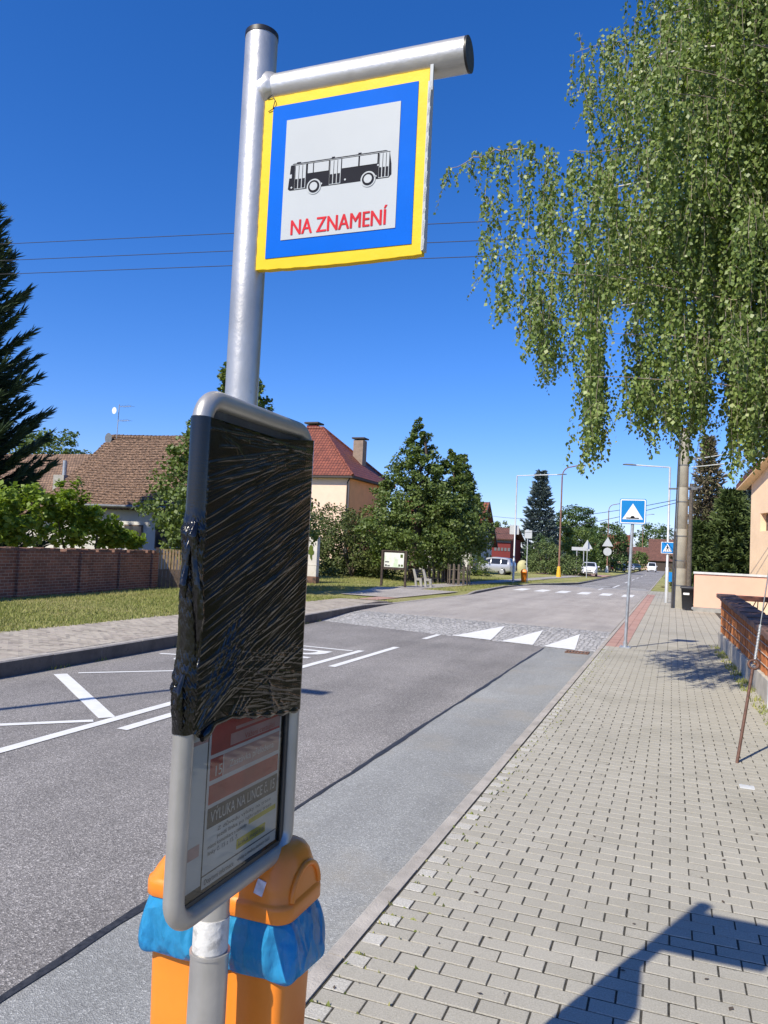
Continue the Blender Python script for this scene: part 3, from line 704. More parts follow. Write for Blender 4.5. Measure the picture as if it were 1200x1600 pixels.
# lawn left, with pavement cut out, and the land to the right
def sheet(name, f, y0, y1, dy, mat, lo=-140):
    rows = []; y = y0
    while y <= y1+1e-6:
        a = f(y); rows.append([(a-(a-lo)*t, y, hL(y)+(0.03*math.sin(y*0.9+t*30)*(1 if 0.01 < t else 0)*0.6)) for t in (0, 0.01, 0.02, 0.04, 0.08, 0.2, 1)])
        y += dy
    return strip(name, [list(reversed(r)) for r in rows], mat)
sheet('lawn', lambda y: (-10.27 if y < 24.6 else KL(y)-0.13), -14, 60, 0.5, 'lawn')
sheet('lawn', lambda y: KL(y)-0.14, 60, 240, 10, 'lawn')
strip('path', [[(KL(y)-0.9-x, y, hL(y)+0.022) for x in (0.75, 0)] for y in (25.2, 27, 29, 31, 33.0)], 'paver_red')
strip('path', [[(-11.9, 27.2, 0.03), (KL(27.2)-0.92, 27.2, 0.03)], [(-12.4, 31, 0.03), (KL(31)-0.92, 31, 0.03)], [(-13.0, 34.0, 0.065), (KL(34)-0.6, 34.0, 0.065)]], 'asphalt_far')
strip('path', [[(-12.4+0.045*(y-34), y, hL(y)+0.03), (-10.9+0.045*(y-34), y, hL(y)+0.03)] for y in (34.05, 40, 48, 60, 72, 84)], 'asphalt_far')
strip('path', [[(-14, 84.2, 0.085), (-6.78, 84.2, 0.085)], [(-14, 97, 0.085), (-6.78, 97, 0.085)]], 'paver_red')
strip('lawn', [[(0.30, y, -0.004), (60, y, -0.004)] for y in (34.1, 52, 90, 215)], 'lawn')
strip('lawn', [[(XR+0.12, y, -0.01), (0.28, y, -0.01)] for y in (52.1, 70, 110, 215)], 'lawn')
strip('lawn', [[(3.0, y, -0.012), (60, y, -0.012)] for y in (-14, 0, 18, 34)], 'lawn')
strip('parking_area', [[(0.75, y, 0.01), (16, y, 0.01)] for y in (55, 70)], 'asphalt_end')
# low far hills
mb = MB(); top = []; bot = []
for k in range(61):
    x = -900+30*k; top.append((x, 1200+60*math.sin(k), 12+7*math.sin(k*0.7)+5*math.sin(k*1.9))); bot.append((x, 1100, -0.5))
mb.add(top+bot, [(61+i, 62+i, i+1, i) for i in range(60)]); kind(build('hills', mb, 'broad'), 'structure')
# drain grates in the gutter
for (xa, xb, ya, yb, lab) in ((-1.95, -1.50, 15.62, 15.98, 'rusty drain grate in the gutter beside the speed bump sign'), (-8.65, -8.25, 16.9, 17.35, 'rusty drain grate against the left kerb near the cobbled ramp')):
    mb = MB(); z = -0.095 if xa < -3 else -0.085
    mb.box(xa, xb, ya, ya+.03, z, z+.014); mb.box(xa, xb, yb-.03, yb, z, z+.014); mb.box(xa, xa+.03, ya+.031, yb-.031, z, z+.014); mb.box(xb-.03, xb, ya+.031, yb-.031, z, z+.014)
    for k in range(6): q = xa+.05+k*(xb-xa-.1)/5.5; mb.box(q, q+.03, ya+.031, yb-.031, z, z+.012)
    tag(build('drain_grate', mb, 'rustgrate'), lab, 'drain')

# dry leaves and grit lying on the pavement
n = 260; P = np.stack([NR.uniform(XR+.1, 1.1, n), NR.uniform(2.4, 15, n), np.full(n, .0045)], 1); a = NR.random(n)*6.283
A = np.stack([np.cos(a), np.sin(a), NR.normal(size=n)*.12], 1); B = np.stack([-np.sin(a), np.cos(a), NR.normal(size=n)*.12], 1); sz = np.where(NR.random(n) < .3, .030, .010)*(.6+.6*NR.random(n))
kind(build_np('fallen_leaves', quads(P, A, B, sz, sz*.6), faces(n), 'bark'), 'stuff')
# grass blades
def blades(name, n, area, h, mat='grass'):
    P = area(n); n = len(P); a = NR.random(n)*2*math.pi; hh = h*(0.5+NR.random(n)); w = 0.006+0.008*NR.random(n)
    V = np.empty((n, 3, 3)); d = np.stack([np.cos(a), np.sin(a), np.zeros(n)], 1)
    V[:, 0] = P-d*w[:, None]; V[:, 1] = P+d*w[:, None]; V[:, 2] = P+NR.normal(size=(n, 3))*hh[:, None]*0.35; V[:, 2, 2] = P[:, 2]+hh
    return kind(build_np(name, V.reshape(-1, 3), faces(n, 3), mat), 'stuff')
def area_left(n):
    y = NR.uniform(5, 24, n); x = NR.uniform(-15.9, -10.28, n); return np.stack([x, y, np.full(n, 0.10)], 1)
blades('grass', 60000, area_left, 0.05)
def area_left2(n):
    y = NR.uniform(18, 60, n); x = NR.uniform(-20, -9, n); ok = (x < np.array([KL(q) for q in y])-0.2) & ~((y > 25) & (y < 34.2) & (x > -13)) & ~((y > 34) & (x > -12.3+0.045*(y-34)) & (x < -10.8+0.045*(y-34)))
    ok &= ~((y < 24.7) & (x > -10.28))
    x, y = x[ok], y[ok]; return np.stack([x, y, np.array([hL(q) for q in y])], 1)
blades('grass', 60000, area_left2, 0.08)
def area_weeds(n):
    y = NR.uniform(9.5, 18.5, n); f = NR.random(n)**2.2; x = 1.02+(18.5-y)*0.026-f*0.22
    k = (np.sin(y*3.1)+np.sin(y*7.7+1)) > NR.normal(size=n)*0.6
    return np.stack([x, y, np.zeros(n)], 1)[k]
blades('weeds', 2200, area_weeds, 0.05)
def area_joint(n):
    y = NR.uniform(2.2, 16, n); y = np.round(y/.1)*.1-1.0+1.0; x = XR+.11+np.abs(NR.normal(size=n))*.12; return np.stack([x, y, np.full(n, -.004)], 1)
blades('weeds', 500, area_joint, 0.016)
def area_kerb(n):
    y = NR.uniform(5, 20, n); return np.stack([np.array([KL(q) for q in y])+0.02+0.05*NR.random(n)**2, y, np.full(n, -0.10)], 1)[(np.sin(y*2.3)+np.sin(y*6.1)) > 0.7]
blades('weeds', 700, area_kerb, 0.04)

# ================================================================== BUS STOP POST
PX, PY, PR = -0.966, 1.565, 0.039
bs = thing('bus_stop_post', (PX, PY, 0), 'tall grey tube bus stop post with yellow and blue bus flag and timetable case', 'bus stop')
mb = MB(); mb.tube([(PX, PY, -0.05), (PX, PY, 0.83), (PX, PY, 2.0), (PX, PY, 2.982)], PR, 48, caps=False); build('pole', mb, 'pole', bs)
mb = MB(); mb.tube([(PX, PY, -0.05), (PX, PY, 0.815)], PR+0.0045, 48); mb.tube([(PX, PY, 0.816), (PX, PY, 0.823)], PR+0.007, 48); build('sleeve', mb, 'pole', bs)
mb = MB(); mb.tube([(PX, PY, 0.826), (PX, PY, 0.90)], PR+0.0015, 48); build('worn_sticker', mb, 'white_band', bs)
mb = MB(); mb.tube([(PX, PY, 2.975), (PX, PY, 2.986)], PR+0.0012, 40); mb.loft([[(PX+r*math.cos(a*math.pi/16), PY+r*math.sin(a*math.pi/16), z) for a in range(32)] for r, z in ((PR, 2.986), (PR*.8, 2.993), (PR*.3, 2.996))])
build('cap', mb, 'black', bs)
AZ = 2.838; AR = 0.0365; AE = -0.443
mb = MB(); mb.tube([(PX+0.01, PY, AZ), (PX+0.06, PY, AZ), (-0.7, PY, AZ), (AE, PY, AZ)], AR, 40, caps=False)
rings = []
for r, x in ((AR+0.0075, PX+PR-0.006), (AR+0.006, PX+PR+0.002), (AR+0.0025, PX+PR+0.008), (AR+0.0004, PX+PR+0.013)):
    rings.append([(x+0.0014*math.sin(k*1.7)-(0.022*(1-math.cos(k*math.pi/10*1))*0.5 if False else 0), PY+r*math.cos(k*math.pi/20), AZ+r*math.sin(k*math.pi/20)) for k in range(40)])
mb.loft(rings, caps=False)
arm = build('arm', mb, 'pole', bs)
mb = MB(); mb.tube([(AE-0.004, PY, AZ), (AE+0.0012, PY, AZ)], AR+0.0006, 40); build('arm_end_cap', mb, 'black', arm)

# flag
SX0, SX1, SZ0, SZ1, SY = -0.932, -0.523, 2.392, 2.806, 1.540
mb = MB(); n = 40
def jag(k, a): return 0.45*a*(math.sin(k*1.3)+0.7*math.sin(k*3.1+1)+0.5*math.sin(k*7.7))
edge = []
for k in range(n): t = k/n; edge.append((SX0+(SX1-SX0)*t, SZ0+jag(k, .0010)-0.004*math.sin(t*math.pi)))
for k in range(n): t = k/n; edge.append((SX1+jag(k+50, .0008), SZ0+(SZ1-SZ0)*t))
for k in range(n): t = k/n; edge.append((SX1-(SX1-SX0)*t, SZ1+jag(k+90, .0007)))
for k in range(n): t = k/n; edge.append((SX0+jag(k+130, .0010), SZ1-(SZ1-SZ0)*t))
mb.prism([(x, SY, z) for x, z in edge], (0, 0.018, 0))
flag = build('flag', mb, 'yellow', bs, bevel=0.0012)
W, Hh = SX1-SX0, SZ1-SZ0
def sq(a, y, t=0.0012): return MB().box(SX0+a*W, SX1-a*W, y-t, y, SZ0+a*Hh, SZ1-a*Hh)
build('blue_border', sq(0.060, SY-0.0004), 'blue', flag)
build('white_field', sq(0.155, SY-0.0018), 'signwhite', flag)
# tape edges, torn white corners
mb = MB(); mb.box(SX1-0.002, SX1+0.004, SY-0.003, SY+0.02, SZ0+0.01, SZ1-0.03); mb.box(SX1+0.001, SX1+0.008, SY-0.002, SY+0.004, SZ1-0.05, SZ1+0.008)
for k in range(10):
    z = SZ0+0.02+k*0.037; mb.obox((SX1+0.002, SY+0.004, z), (0.0025, 0, 0.001), (0, 0.007, 0), (0.001, 0, 0.012+0.006*math.sin(k*2.3)))
build('torn_tape', mb, 'signwhite', flag)
mb = MB(); mb.tube([(SX0+0.008, SY-0.002, SZ1-0.002), (SX0+0.022, SY-0.006, SZ1+0.003), (SX0+0.030, SY-0.005, SZ1-0.012), (SX0+0.024, SY-0.003, SZ1-0.030), (SX0+0.012, SY-0.002, SZ1-0.034)], 0.0011, 6); build('tie_wire', mb, 'black', flag)
# the bus pictogram: u,v in bus lengths
BU0, BUW = SX0+0.185*W, 0.625*W; BV0 = SZ0+0.430*Hh; BH = 0.158*Hh
yb = SY-0.0034
def bp(mb, pts, mi, dy=0): mb.prism([(BU0+u*BUW, yb-dy, BV0+v*BH) for u, v in pts], (0, 0.0006, 0), mi)
def brc(mb, u0, u1, v0, v1, mi, dy): bp(mb, [(u0, v0), (u1, v0), (u1, v1), (u0, v1)], mi, dy)
mb = MB()
bp(mb, [(0.0, 0.08), (0.02, 0.02), (0.975, 0.02), (1.0, 0.12), (0.995, 0.5), (0.975, 0.93), (0.94, 0.985), (0.05, 0.985), (0.02, 0.93)], 0)
brc(mb, .08, .12, .985, 1.02, 0, 0); brc(mb, .425, .455, .985, 1.03, 0, 0); brc(mb, .68, .71, .985, 1.03, 0, 0)
d = 0.0008
for (a, b) in ((.195, .245), (.255, .40), (.53, .685), (.70, .865)): brc(mb, a, b, .56, .90, 1, d)
for (a, b, nn) in ((.065, .175, 3), (.41, .52, 3), (.88, .975, 3)):
    brc(mb, a, b, .04, .90, 1, d); ww = (b-a)/nn
    for k in range(nn):
        brc(mb, a+ww*k+.007, a+ww*(k+1)-.007 if k < nn-1 else b-.007, .07, .40, 0, 2*d)
        brc(mb, a+ww*k+.003, a+ww*k+.006, .07, .88, 0, 2*d)
for u in (.262, .785):
    for r, mi, dy in ((.070, 1, d), (.056, 0, 2*d), (.038, 1, 3*d)):
        bp(mb, [(u+r*math.cos(k*math.pi/14), .055+r*BUW/BH*math.sin(k*math.pi/14)) for k in range(28)], mi, dy)
for u, v in ((.037, .12), (.335, .12), (.565, .15), (.855, .12)): bp(mb, [(u+.009*math.cos(k*math.pi/6), v+.009*BUW/BH*math.sin(k*math.pi/6)) for k in range(12)], 1, d)
brc(mb, .012, .035, .46, .60, 1, d); brc(mb, .02, .98, .925, .94, 1, d); brc(mb, .865, .88, .47, .52, 1, d)
build('bus_symbol', mb, ['ink', 'signwhite'], flag)
mb = MB(); put_text(mb, 'NA ZNAMENÍ', 0.060, (SX0+0.212*W, SY-0.0036, SZ0+0.178*Hh), (1, 0, 0), (0, 0, .84), 0, 0.0, width=0.575*W)
for ddx, ddy in ((0.0009, 0.0003), (-0.0009, 0.0006)): put_text(mb, 'NA ZNAMENÍ', 0.060, (SX0+0.212*W+ddx, SY-0.0036-ddy, SZ0+0.178*Hh), (1, 0, 0), (0, 0, .84), 0, 0.0, width=0.575*W)
build('lettering', mb, 'red_ink', flag)

# timetable case, parallel to the kerb
FX = -0.900; TR_ = 0.021; Y0, Y1, Z0, Z1, CR = 1.315, 1.781, 0.991, 2.046, 0.052
path = []
for (cy, cz, a0) in ((Y1-CR, Z1-CR, 0), (Y0+CR, Z1-CR, 90), (Y0+CR, Z0+CR, 180), (Y1-CR, Z0+CR, 270)):
    for k in range(9): a = R(a0+90*k/8); path.append((FX, cy+CR*math.cos(a), cz+CR*math.sin(a)))
path.append(path[0]); path.append(path[1])
mb = MB(); mb.tube(path, TR_, 20, caps=False); case = build('timetable_case', mb, 'frame', bs)
mb = MB(); mb.box(FX-0.014, FX-0.006, Y0+0.012, Y1-0.012, Z0+0.012, Z1-0.012); build('back_board', mb, 'gasket', case)
gy0, gy1, gz0, gz1 = Y0+0.028, Y1-0.040, Z0+0.030, Z1-0.038
mb = MB(); g0, g1 = FX-0.005, FX+0.005
mb.box(g0, g1, Y0+.018, gy0, Z0+.016, Z1-.016); mb.box(g0, g1, gy1, Y1-.018, Z0+.016, Z1-.016); mb.box(g0, g1, gy0+.0005, gy1-.0005, Z0+.016, gz0); mb.box(g0, g1, gy0+.0005, gy1-.0005, gz1, Z1-.016)
mb.box(g1+.0005, g1+.004, gy1-.004, gy1+.002, gz0, gz1); build('rubber_seal', mb, 'gasket', case)
px0 = FX-0.0045
mb = MB()
def pr(mb, y0, y1, z0, z1, mi, d): mb.box(px0+d-.0003, px0+d, y0, y1, z0, z1, mi)
pr(mb, 1.352, 1.412, 1.035, 1.95, 0, 0.0004)                      # narrow column sheet
pr(mb, 1.352, 1.412, 1.332, 1.340, 2, 0.0008); pr(mb, 1.356, 1.40, 1.10, 1.125, 2, 0.0008)
pr(mb, 1.416, 1.736, 1.052, 1.95, 0, 0.0006)                      # main notice
pr(mb, 1.424, 1.728, 1.300, 1.95, 1, 0.0010); pr(mb, 1.424, 1.728, 1.196, 1.236, 1, 0.0010)
pr(mb, 1.478, 1.728, 1.246, 1.292, 2, 0.0010); pr(mb, 1.424, 1.474, 1.246, 1.292, 1, 0.0010)
pr(mb, 1.5, 1.728, 1.305, 1.33, 2, 0.0013); pr(mb, 1.52, 1.728, 1.336, 1.343, 2, 0.0013)
pr(mb, 1.424, 1.728, 1.146, 1.188, 3, 0.0012)
pr(mb, 1.60, 1.728, 1.103, 1.114, 4, 0.0012); pr(mb, 1.55, 1.68, 1.062, 1.084, 4, 0.0012)
pr(mb, 1.416, 1.736, 1.024, 1.0495, 0, 0.0008); pr(mb, 1.418, 1.736, 1.0496, 1.0512, 5, 0.0014)
ty, tz = (0, 1, 0), (0, 0, 1)
def tx(s, size, y, z, mi, w=None, bold=0): put_text(mb, s, size, (px0+0.0016, y, z), ty, tz, mi, bold, w)
tx('VÝLUKA NA LINCE č. 15', 0.034, 1.436, 1.156, 0, 0.280)
tx('Z důvodu výluky na trase', 0.012, 1.465, 1.131, 5, 0.235); tx('jezdí linka po náhradní trase', 0.012, 1.465, 1.1165, 5, 0.24)
tx('místní komunikace a zastávky', 0.012, 1.430, 1.102, 5, 0.16); tx('linky č. 15 z 15. 7.', 0.013, 1.432, 1.088, 5, 0.12)
tx('linka nejezdí', 0.016, 1.555, 1.068, 5, 0.12)
tx('Dopravní informace', 0.016, 1.424, 1.031, 5, 0.115); tx('výluky a změny jízdních řádů', 0.011, 1.555, 1.034, 5, 0.15)
tx('15', 0.032, 1.438, 1.252, 0, 0.026); tx('Zastávka přeložena', 0.022, 1.50, 1.258, 0, 0.20)
tx('Vážení cestující', 0.018, 1.56, 1.308, 1, 0.14)
build('notice', mb, ['paper', 'redpaper', 'pinkpaper', 'bannerdark', 'hilite', 'greytext'], case)
mb = MB(); mb.poly([(FX+0.0035, gy0-.004, gz0-.004), (FX+0.0035, gy1+.004, gz0-.004), (FX+0.0035, gy1+.004, gz1+.004), (FX+0.0035, gy0-.004, gz1+.004)]); build('pane', mb, 'pane', case)
mb = MB()
for z in (1.25, 1.80): mb = MB(); mb.tube([(PX, PY, z), (PX, PY, z+0.035)], PR+0.004, 32); mb.box(PX+0.02, FX-0.0145, PY-0.03, PY+0.03, z+0.002, z+0.033); build('clamp', mb, 'galv', case)


# ------------------------------------------------------------------ black stretch film wrapped round the case
def film():
    fx, r = FX+TR_+0.0016, TR_+0.0016
    f = np.linspace(0, 1, 270); ya, yb_ = Y0, Y1
    segs = [np.stack([np.full(270, fx), ya+(yb_-ya)*f], 1)]
    nrm = [np.tile([1.0, 0.0], (270, 1))]
    a = np.linspace(0, math.pi, 18)[1:-1]
    segs.append(np.stack([FX+r*np.cos(a), yb_+r*np.sin(a)], 1)); nrm.append(np.stack([np.cos(a), np.sin(a)], 1))
    g = np.linspace(0, 1, 30)
    segs.append(np.stack([np.full(30, FX-r-0.0005), yb_+(ya-yb_)*g], 1)); nrm.append(np.tile([-1.0, 0.0], (30, 1)))
    a = np.linspace(math.pi, 2*math.pi, 42)[1:-1]
    segs.append(np.stack([FX+r*np.cos(a), ya+r*np.sin(a)], 1)); nrm.append(np.stack([np.cos(a), np.sin(a)], 1))
    P = np.concatenate(segs); Nn = np.concatenate(nrm); ns = len(P)
    yv = P[:, 1]
    zt = np.interp(yv, [1.29, 1.34, 1.50, 1.66, 1.79], [2.004, 2.002, 1.992, 2.010, 2.028]); 
    zb = np.interp(yv, [1.29, 1.325, 1.345, 1.39, 1.45, 1.56, 1.66, 1.79], [1.372, 1.370, 1.358, 1.378, 1.382, 1.364, 1.350, 1.338])
    zb = zb+0.0035*np.sin(yv*70)+0.003*np.sin(yv*163+1)
    nz = 400; t = np.linspace(0, 1, nz)[:, None]
    Z = zb[None]+(zt-zb)[None]*t; Yg = np.tile(yv, (nz, 1))
    Dp = np.zeros_like(Z); front = (np.arange(ns) < 270)[None]
    rg = np.random.default_rng(5)
    def streak(y0, z0, ang, L, w, amp):
        c, s = math.cos(ang), math.sin(ang)
        u = (Yg-y0)*c+(Z-z0)*s; v = -(Yg-y0)*s+(Z-z0)*c+0.004*np.sin(u*9+y0*50)
        e = np.exp(-np.abs(v)/w)*np.clip(1-(np.abs(u)/(L/2))**3, 0, 1)
        np.add(Dp, 1.05*amp*e, out=Dp, where=np.broadcast_to(front, Dp.shape))
    for k in range(330):                                  # main pull, rising to the far edge
        z0 = rg.uniform(1.46, 2.0); y0 = rg.uniform(1.34, 1.76)
        slope = np.interp(z0, [1.46, 1.6, 1.8, 1.95, 2.0], [0.30, 0.42, 0.42, 0.22, 0.03])+rg.normal()*0.06
        streak(y0, z0, math.atan(slope), rg.uniform(0.12, 0.6), rg.uniform(0.0007, 0.0019), rg.uniform(0.0005, 0.0024)*rg.choice([1, 1, -0.7]))
    for k in range(52):                                   # fan out of the knot at the near edge
        a = rg.uniform(0.45, 1.05); L = rg.uniform(0.12, 0.30); z0 = 1.375+rg.uniform(-0.005, 0.07); d = rg.uniform(0.05, 0.16)
        streak(1.335+d*math.cos(a), z0+d*math.sin(a), a, L, rg.uniform(0.0007, 0.0019), rg.uniform(0.0006, 0.0018))
    for k in range(105):                                   # lower far corner, dropping to the far edge
        y0 = rg.uniform(1.52, 1.77); z0 = rg.uniform(1.36, 1.50); a = math.atan(-0.10-0.5*(1.50-z0)+rg.normal()*0.06)
        streak(y0, z0, a, rg.uniform(0.08, 0.3), rg.uniform(0.0007, 0.002), rg.uniform(0.0006, 0.0026)*rg.choice([1, 1, -.6]))
    for k in range(26): streak(rg.uniform(1.36, 1.7), rg.uniform(1.345, 1.39), rg.normal()*0.5, rg.uniform(0.03, 0.14), rg.uniform(0.002, 0.004), rg.uniform(0.001, 0.004))
    for k in range(9): streak(rg.uniform(1.38, 1.46), rg.uniform(1.95, 1.985), -0.3+rg.normal()*0.3, rg.uniform(0.04, 0.09), 0.002, rg.uniform(0.001, 0.003))
    Dp += np.where(front, 0.0012*np.sin(Yg*11+1)*np.sin(Z*7)+0.0004*np.sin(Yg*23+Z*31), 0)*np.clip((Yg-Y0)*25, 0, 1)*np.clip((Y1-Yg)*25, 0, 1)
    near = (np.arange(ns) >= 270+16+30)[None]
    cr = np.exp(-((Z-1.455)/0.055)**2)+0.8*np.exp(-((Z-1.765)/0.03)**2)+0.35*np.exp(-((Z-1.66)/0.07)**2)+0.012
    ang = np.arange(ns)[None]*0.35
    cz = np.abs(np.sin(Z*210+ang*2.3+2*np.sin(Z*60)))*0.5+np.abs(np.sin(Z*120-ang*1.7+1.5*np.sin(ang*2)))*0.6+0.3*np.sin(Z*400+ang*5)
    Dp += np.where(near, cr*cz*0.0075, 0)
    Dp = np.maximum(Dp, -0.0012)
    V = np.empty((nz, ns, 3)); V[..., 0] = P[None, :, 0]+Nn[None, :, 0]*Dp; V[..., 1] = P[None, :, 1]+Nn[None, :, 1]*Dp; V[..., 2] = Z
    i, k = np.meshgrid(np.arange(nz-1), np.arange(ns), indexing='ij'); k2 = (k+1) % ns
    F = np.stack([i*ns+k, i*ns+k2, (i+1)*ns+k2, (i+1)*ns+k], -1).reshape(-1, 4)
    o = build_np('plastic_film', V.reshape(-1, 3), F, 'film', None, (FX, Y0, 1.36), smooth=True)
    tag(o, 'black shiny stretch film wrapped in wrinkles round the upper part of the timetable case', 'plastic film')
    # bunched ends hanging along the near upright
    mb = MB()
    def rope(pts, rad, n=9, seed=0):
        P = [Vector(p) for p in pts]; full = []
        for a, b in zip(P, P[1:]):
            for q in range(7): full.append(a.lerp(b, q/7))
        full.append(P[-1]); m = len(full); rings = []
        for i, p in enumerate(full):
            tt = i/(m-1); rr = np.interp(tt, np.linspace(0, 1, len(rad)), rad)
            ring = []
            for q in range(n*2):
                A = 2*math.pi*q/(n*2); rad_ = rr*(0.72+0.34*abs(math.sin(A*2.5+tt*9+seed))+0.12*math.sin(i*2.1+A*4+seed))
                ring.append((p.x+rad_*math.cos(A)*0.8, p.y+rad_*math.sin(A), p.z))
            rings.append(ring)
        mb.loft(rings, 0, True, True)
    xk, yk = FX+0.012, Y0-TR_-0.004
    rope([(xk, yk+.006, 1.790), (xk+.002, yk-.003, 1.765), (xk+.004, yk-.001, 1.72), (xk+.014, yk+.006, 1.66), (xk+.018, yk+.012, 1.60), (xk+.014, yk+.018, 1.555)], [.006, .012, .009, .013, .011, .004], 9, 1)
    rope([(xk-.002, yk+.004, 1.775), (xk-.004, yk-.008, 1.74), (xk-.004, yk-.012, 1.70), (xk-.002, yk-.020, 1.665), (xk-.001, yk-.017, 1.640)], [.006, .009, .007, .010, .004], 8, 3)
    rope([(xk+.016, yk+.014, 1.60), (xk+.019, yk+.018, 1.55), (xk+.019, yk+.017, 1.52), (xk+.020, yk+.012, 1.505)], [.004, .003, .002, .004], 5, 5)
    rope([(xk-.004, yk+.001, 1.490), (xk-.006, yk-.008, 1.455), (xk-.004, yk-.007, 1.42), (xk-.002, yk-.003, 1.385)], [.005, .010, .010, .006], 8, 7)
    build('film_tail', mb, 'film', o)
    # slack fold under the lower edge
    mb = MB(); rings = []
    for i in range(40):
        t = i/39; y = 1.345+0.42*t; zc = float(np.interp(y, [1.345, 1.39, 1.45, 1.56, 1.66, 1.79], [1.358, 1.378, 1.382, 1.364, 1.350, 1.338]))-0.001
        rr = 0.0035+0.0035*abs(math.sin(t*17))+0.002*math.sin(t*41)+0.006*math.exp(-((t-0.03)/0.06)**2)
        rings.append([(fx+0.0005+0.7*rr*math.cos(a*math.pi/5), y, zc+rr*math.sin(a*math.pi/5)) for a in range(10)])
    mb.loft(rings); build('film_hem', mb, 'film', o)
film()

# ------------------------------------------------------------------ twin litter bins with blue bags
stand = MB(); sxp = -1.1575*0.89
for y in (1.64, 1.86): stand.box(sxp-0.011, sxp+0.011, y, y+.028, -0.1, 0.90)
stand.box(sxp-0.010, sxp+0.010, 1.669, 1.859, 0.50, 0.53); stand.box(sxp-0.010, sxp+0.010, 1.669, 1.859, 0.74, 0.77); stand.box(sxp-0.17, sxp+0.17, 1.76, 1.79, 0.325, 0.348)
tag(build('bin_stand', stand, 'galv', None, (sxp, 1.78, 0), bevel=0.002), 'grey steel stand between the two orange litter bins', 'bin stand')
BK = 0.89
def bsc(mb): mb.v = [(x*BK, y*BK, 1.75+(z-1.75)*BK) for x, y, z in mb.v]; return mb
def bin_(cx, cy, hx, label, flip, blab):
    t = thing('litter_bin', (cx*BK, cy*BK, 0.33), label, 'litter bin', 'orange litter bins behind the bus stop post')
    mb = MB(); rg = []
    for z, k in ((0.16, .70), (0.17, .74), (0.30, .78), (0.74, .86), (0.745, .86)): rg.append(rrect(cx, cy, hx*k, 0.122*k, z, 0.035))
    mb.loft(rg); build('body', bsc(mb), 'orange', t)
    mb = MB(); rg = []; f = -flip
    for z, kx, ky, dx, r in ((0.676, .965, .975, 0, .045), (0.680, 1, 1, 0, .05), (0.722, 1, 1, 0, .05), (0.736, .985, .985, 0, .05), (0.740, .95, .95, 0, .05), (0.746, .94, .94, 0.001, .055),
                          (0.775, .885, .93, 0.007, .06), (0.81, .81, .90, 0.016, .07), (0.845, .715, .84, 0.026, .08), (0.875, .60, .74, 0.033, .085), (0.898, .47, .60, 0.037, .08), (0.913, .31, .42, 0.038, .05), (0.920, .15, .22, .038, .02), (0.9215, .03, .03, .038, .004)):
        rg.append(rrect(cx+dx*.8, cy, hx*kx, 0.125*ky, .74+(z-.676)*.738, r, 7))
    mb.loft(rg); lid = build('lid', bsc(mb), 'orange', t)
    mb = MB()                                            # rim of the flap on the pavement side
    pts = []
    for k in range(15):
        a = math.pi*k/14; pts.append((cx+hx*(0.935-0.015*math.sin(a)), cy-0.082*math.cos(a), 0.79+0.075*math.sin(a)))
    mb.tube(pts, 0.0085, 8); build('flap_rim', bsc(mb), 'orange', lid)
    mb = MB(); mb.box(cx-flip*(hx-.004)-.004, cx-flip*(hx-.004)+.004, cy-.05, cy-.02, 0.69, 0.80); build('hinge', bsc(mb), 'orange', lid)
    if flip > 0:
        mb = MB(); c = Vector((cx+0.024, cy-0.1165, 0.828))
        mb.obox(c, (0.0125, 0.0006, -0.0035), (0, 0.0016, 0.0), (0.004, 0.0035, 0.018)); build('sticker', bsc(mb), 'sticker', lid)
    # bag
    rgs = []; prof = [(0.695, .93, 0, 0), (0.684, .975, .003, 0), (0.672, 1.035, .004, .05), (0.645, 1.075, .007, .2), (0.615, 1.10, .009, .45), (0.585, 1.10, .010, .75), (0.562, 1.09, .010, 1.0), (0.548, 1.05, .009, 1.0), (0.540, .99, .006, .9), (0.541, .955, .004, .6), (0.556, .90, .002, .3)]
    for z, k, am, sw in prof:
        ring = rrect(cx, cy, hx*k, 0.125*k, z, 0.07, 10); m = len(ring); q2 = []
        for i, p in enumerate(ring):
            A = math.atan2(p[1]-cy, p[0]-cx)
            fold = abs(math.sin(A*3.5+flip*.7))**3*.9+.55*math.sin(A*7+flip)+.45*math.sin(A*13+2-z*16)+.3*math.sin(A*23+z*25)
            d = am*1.2*(fold-.25); out = (.034 if flip > 0 else .006)*sw*max(0, math.cos(A-.1*flip))**1.5
            q2.append((p[0]+(d+out)*math.cos(A), p[1]+d*math.sin(A), z+.050-.006*sw*(.5+.5*math.sin(A*2+1.2*flip))+.006*sw*math.sin(A*9)))
        rgs.append(q2)
    mb = MB(); mb.loft(rgs, caps=False); o = build('rubbish_bag', bsc(mb), 'bag', None, (cx*BK, cy*BK, 0.7))
    s = o.modifiers.new('smooth', 'SUBSURF'); s.levels = 1; s.render_levels = 1
    tag(o, blab, 'rubbish bag', 'blue bags in the litter bins')
bin_(-1.042, 2.0, 0.112, 'orange plastic litter bin right of the post with a pale sticker on its domed lid', 1, 'translucent blue rubbish bag hanging out all round under the lid with the sticker')
bin_(-1.284, 2.0, 0.114, 'orange plastic litter bin left of the post, nearer the road, mostly hidden by the case', -1, 'blue rubbish bag in the bin on the road side, smooth and sunlit')

# ================================================================== ROAD SIGNS, LAMPS, POSTS
def rsq(cx, y, cz, hx, hz, r, n=5): return [(p[0], y, p[1]) for p in [(q[0], q[1]) for q in rrect(cx, cz, hx, hz, 0, r, n)]]
def plate(cx, y, cz, hx, hz, r, t): return MB().prism(rsq(cx, y, cz, hx, hz, r), (0, t, 0))
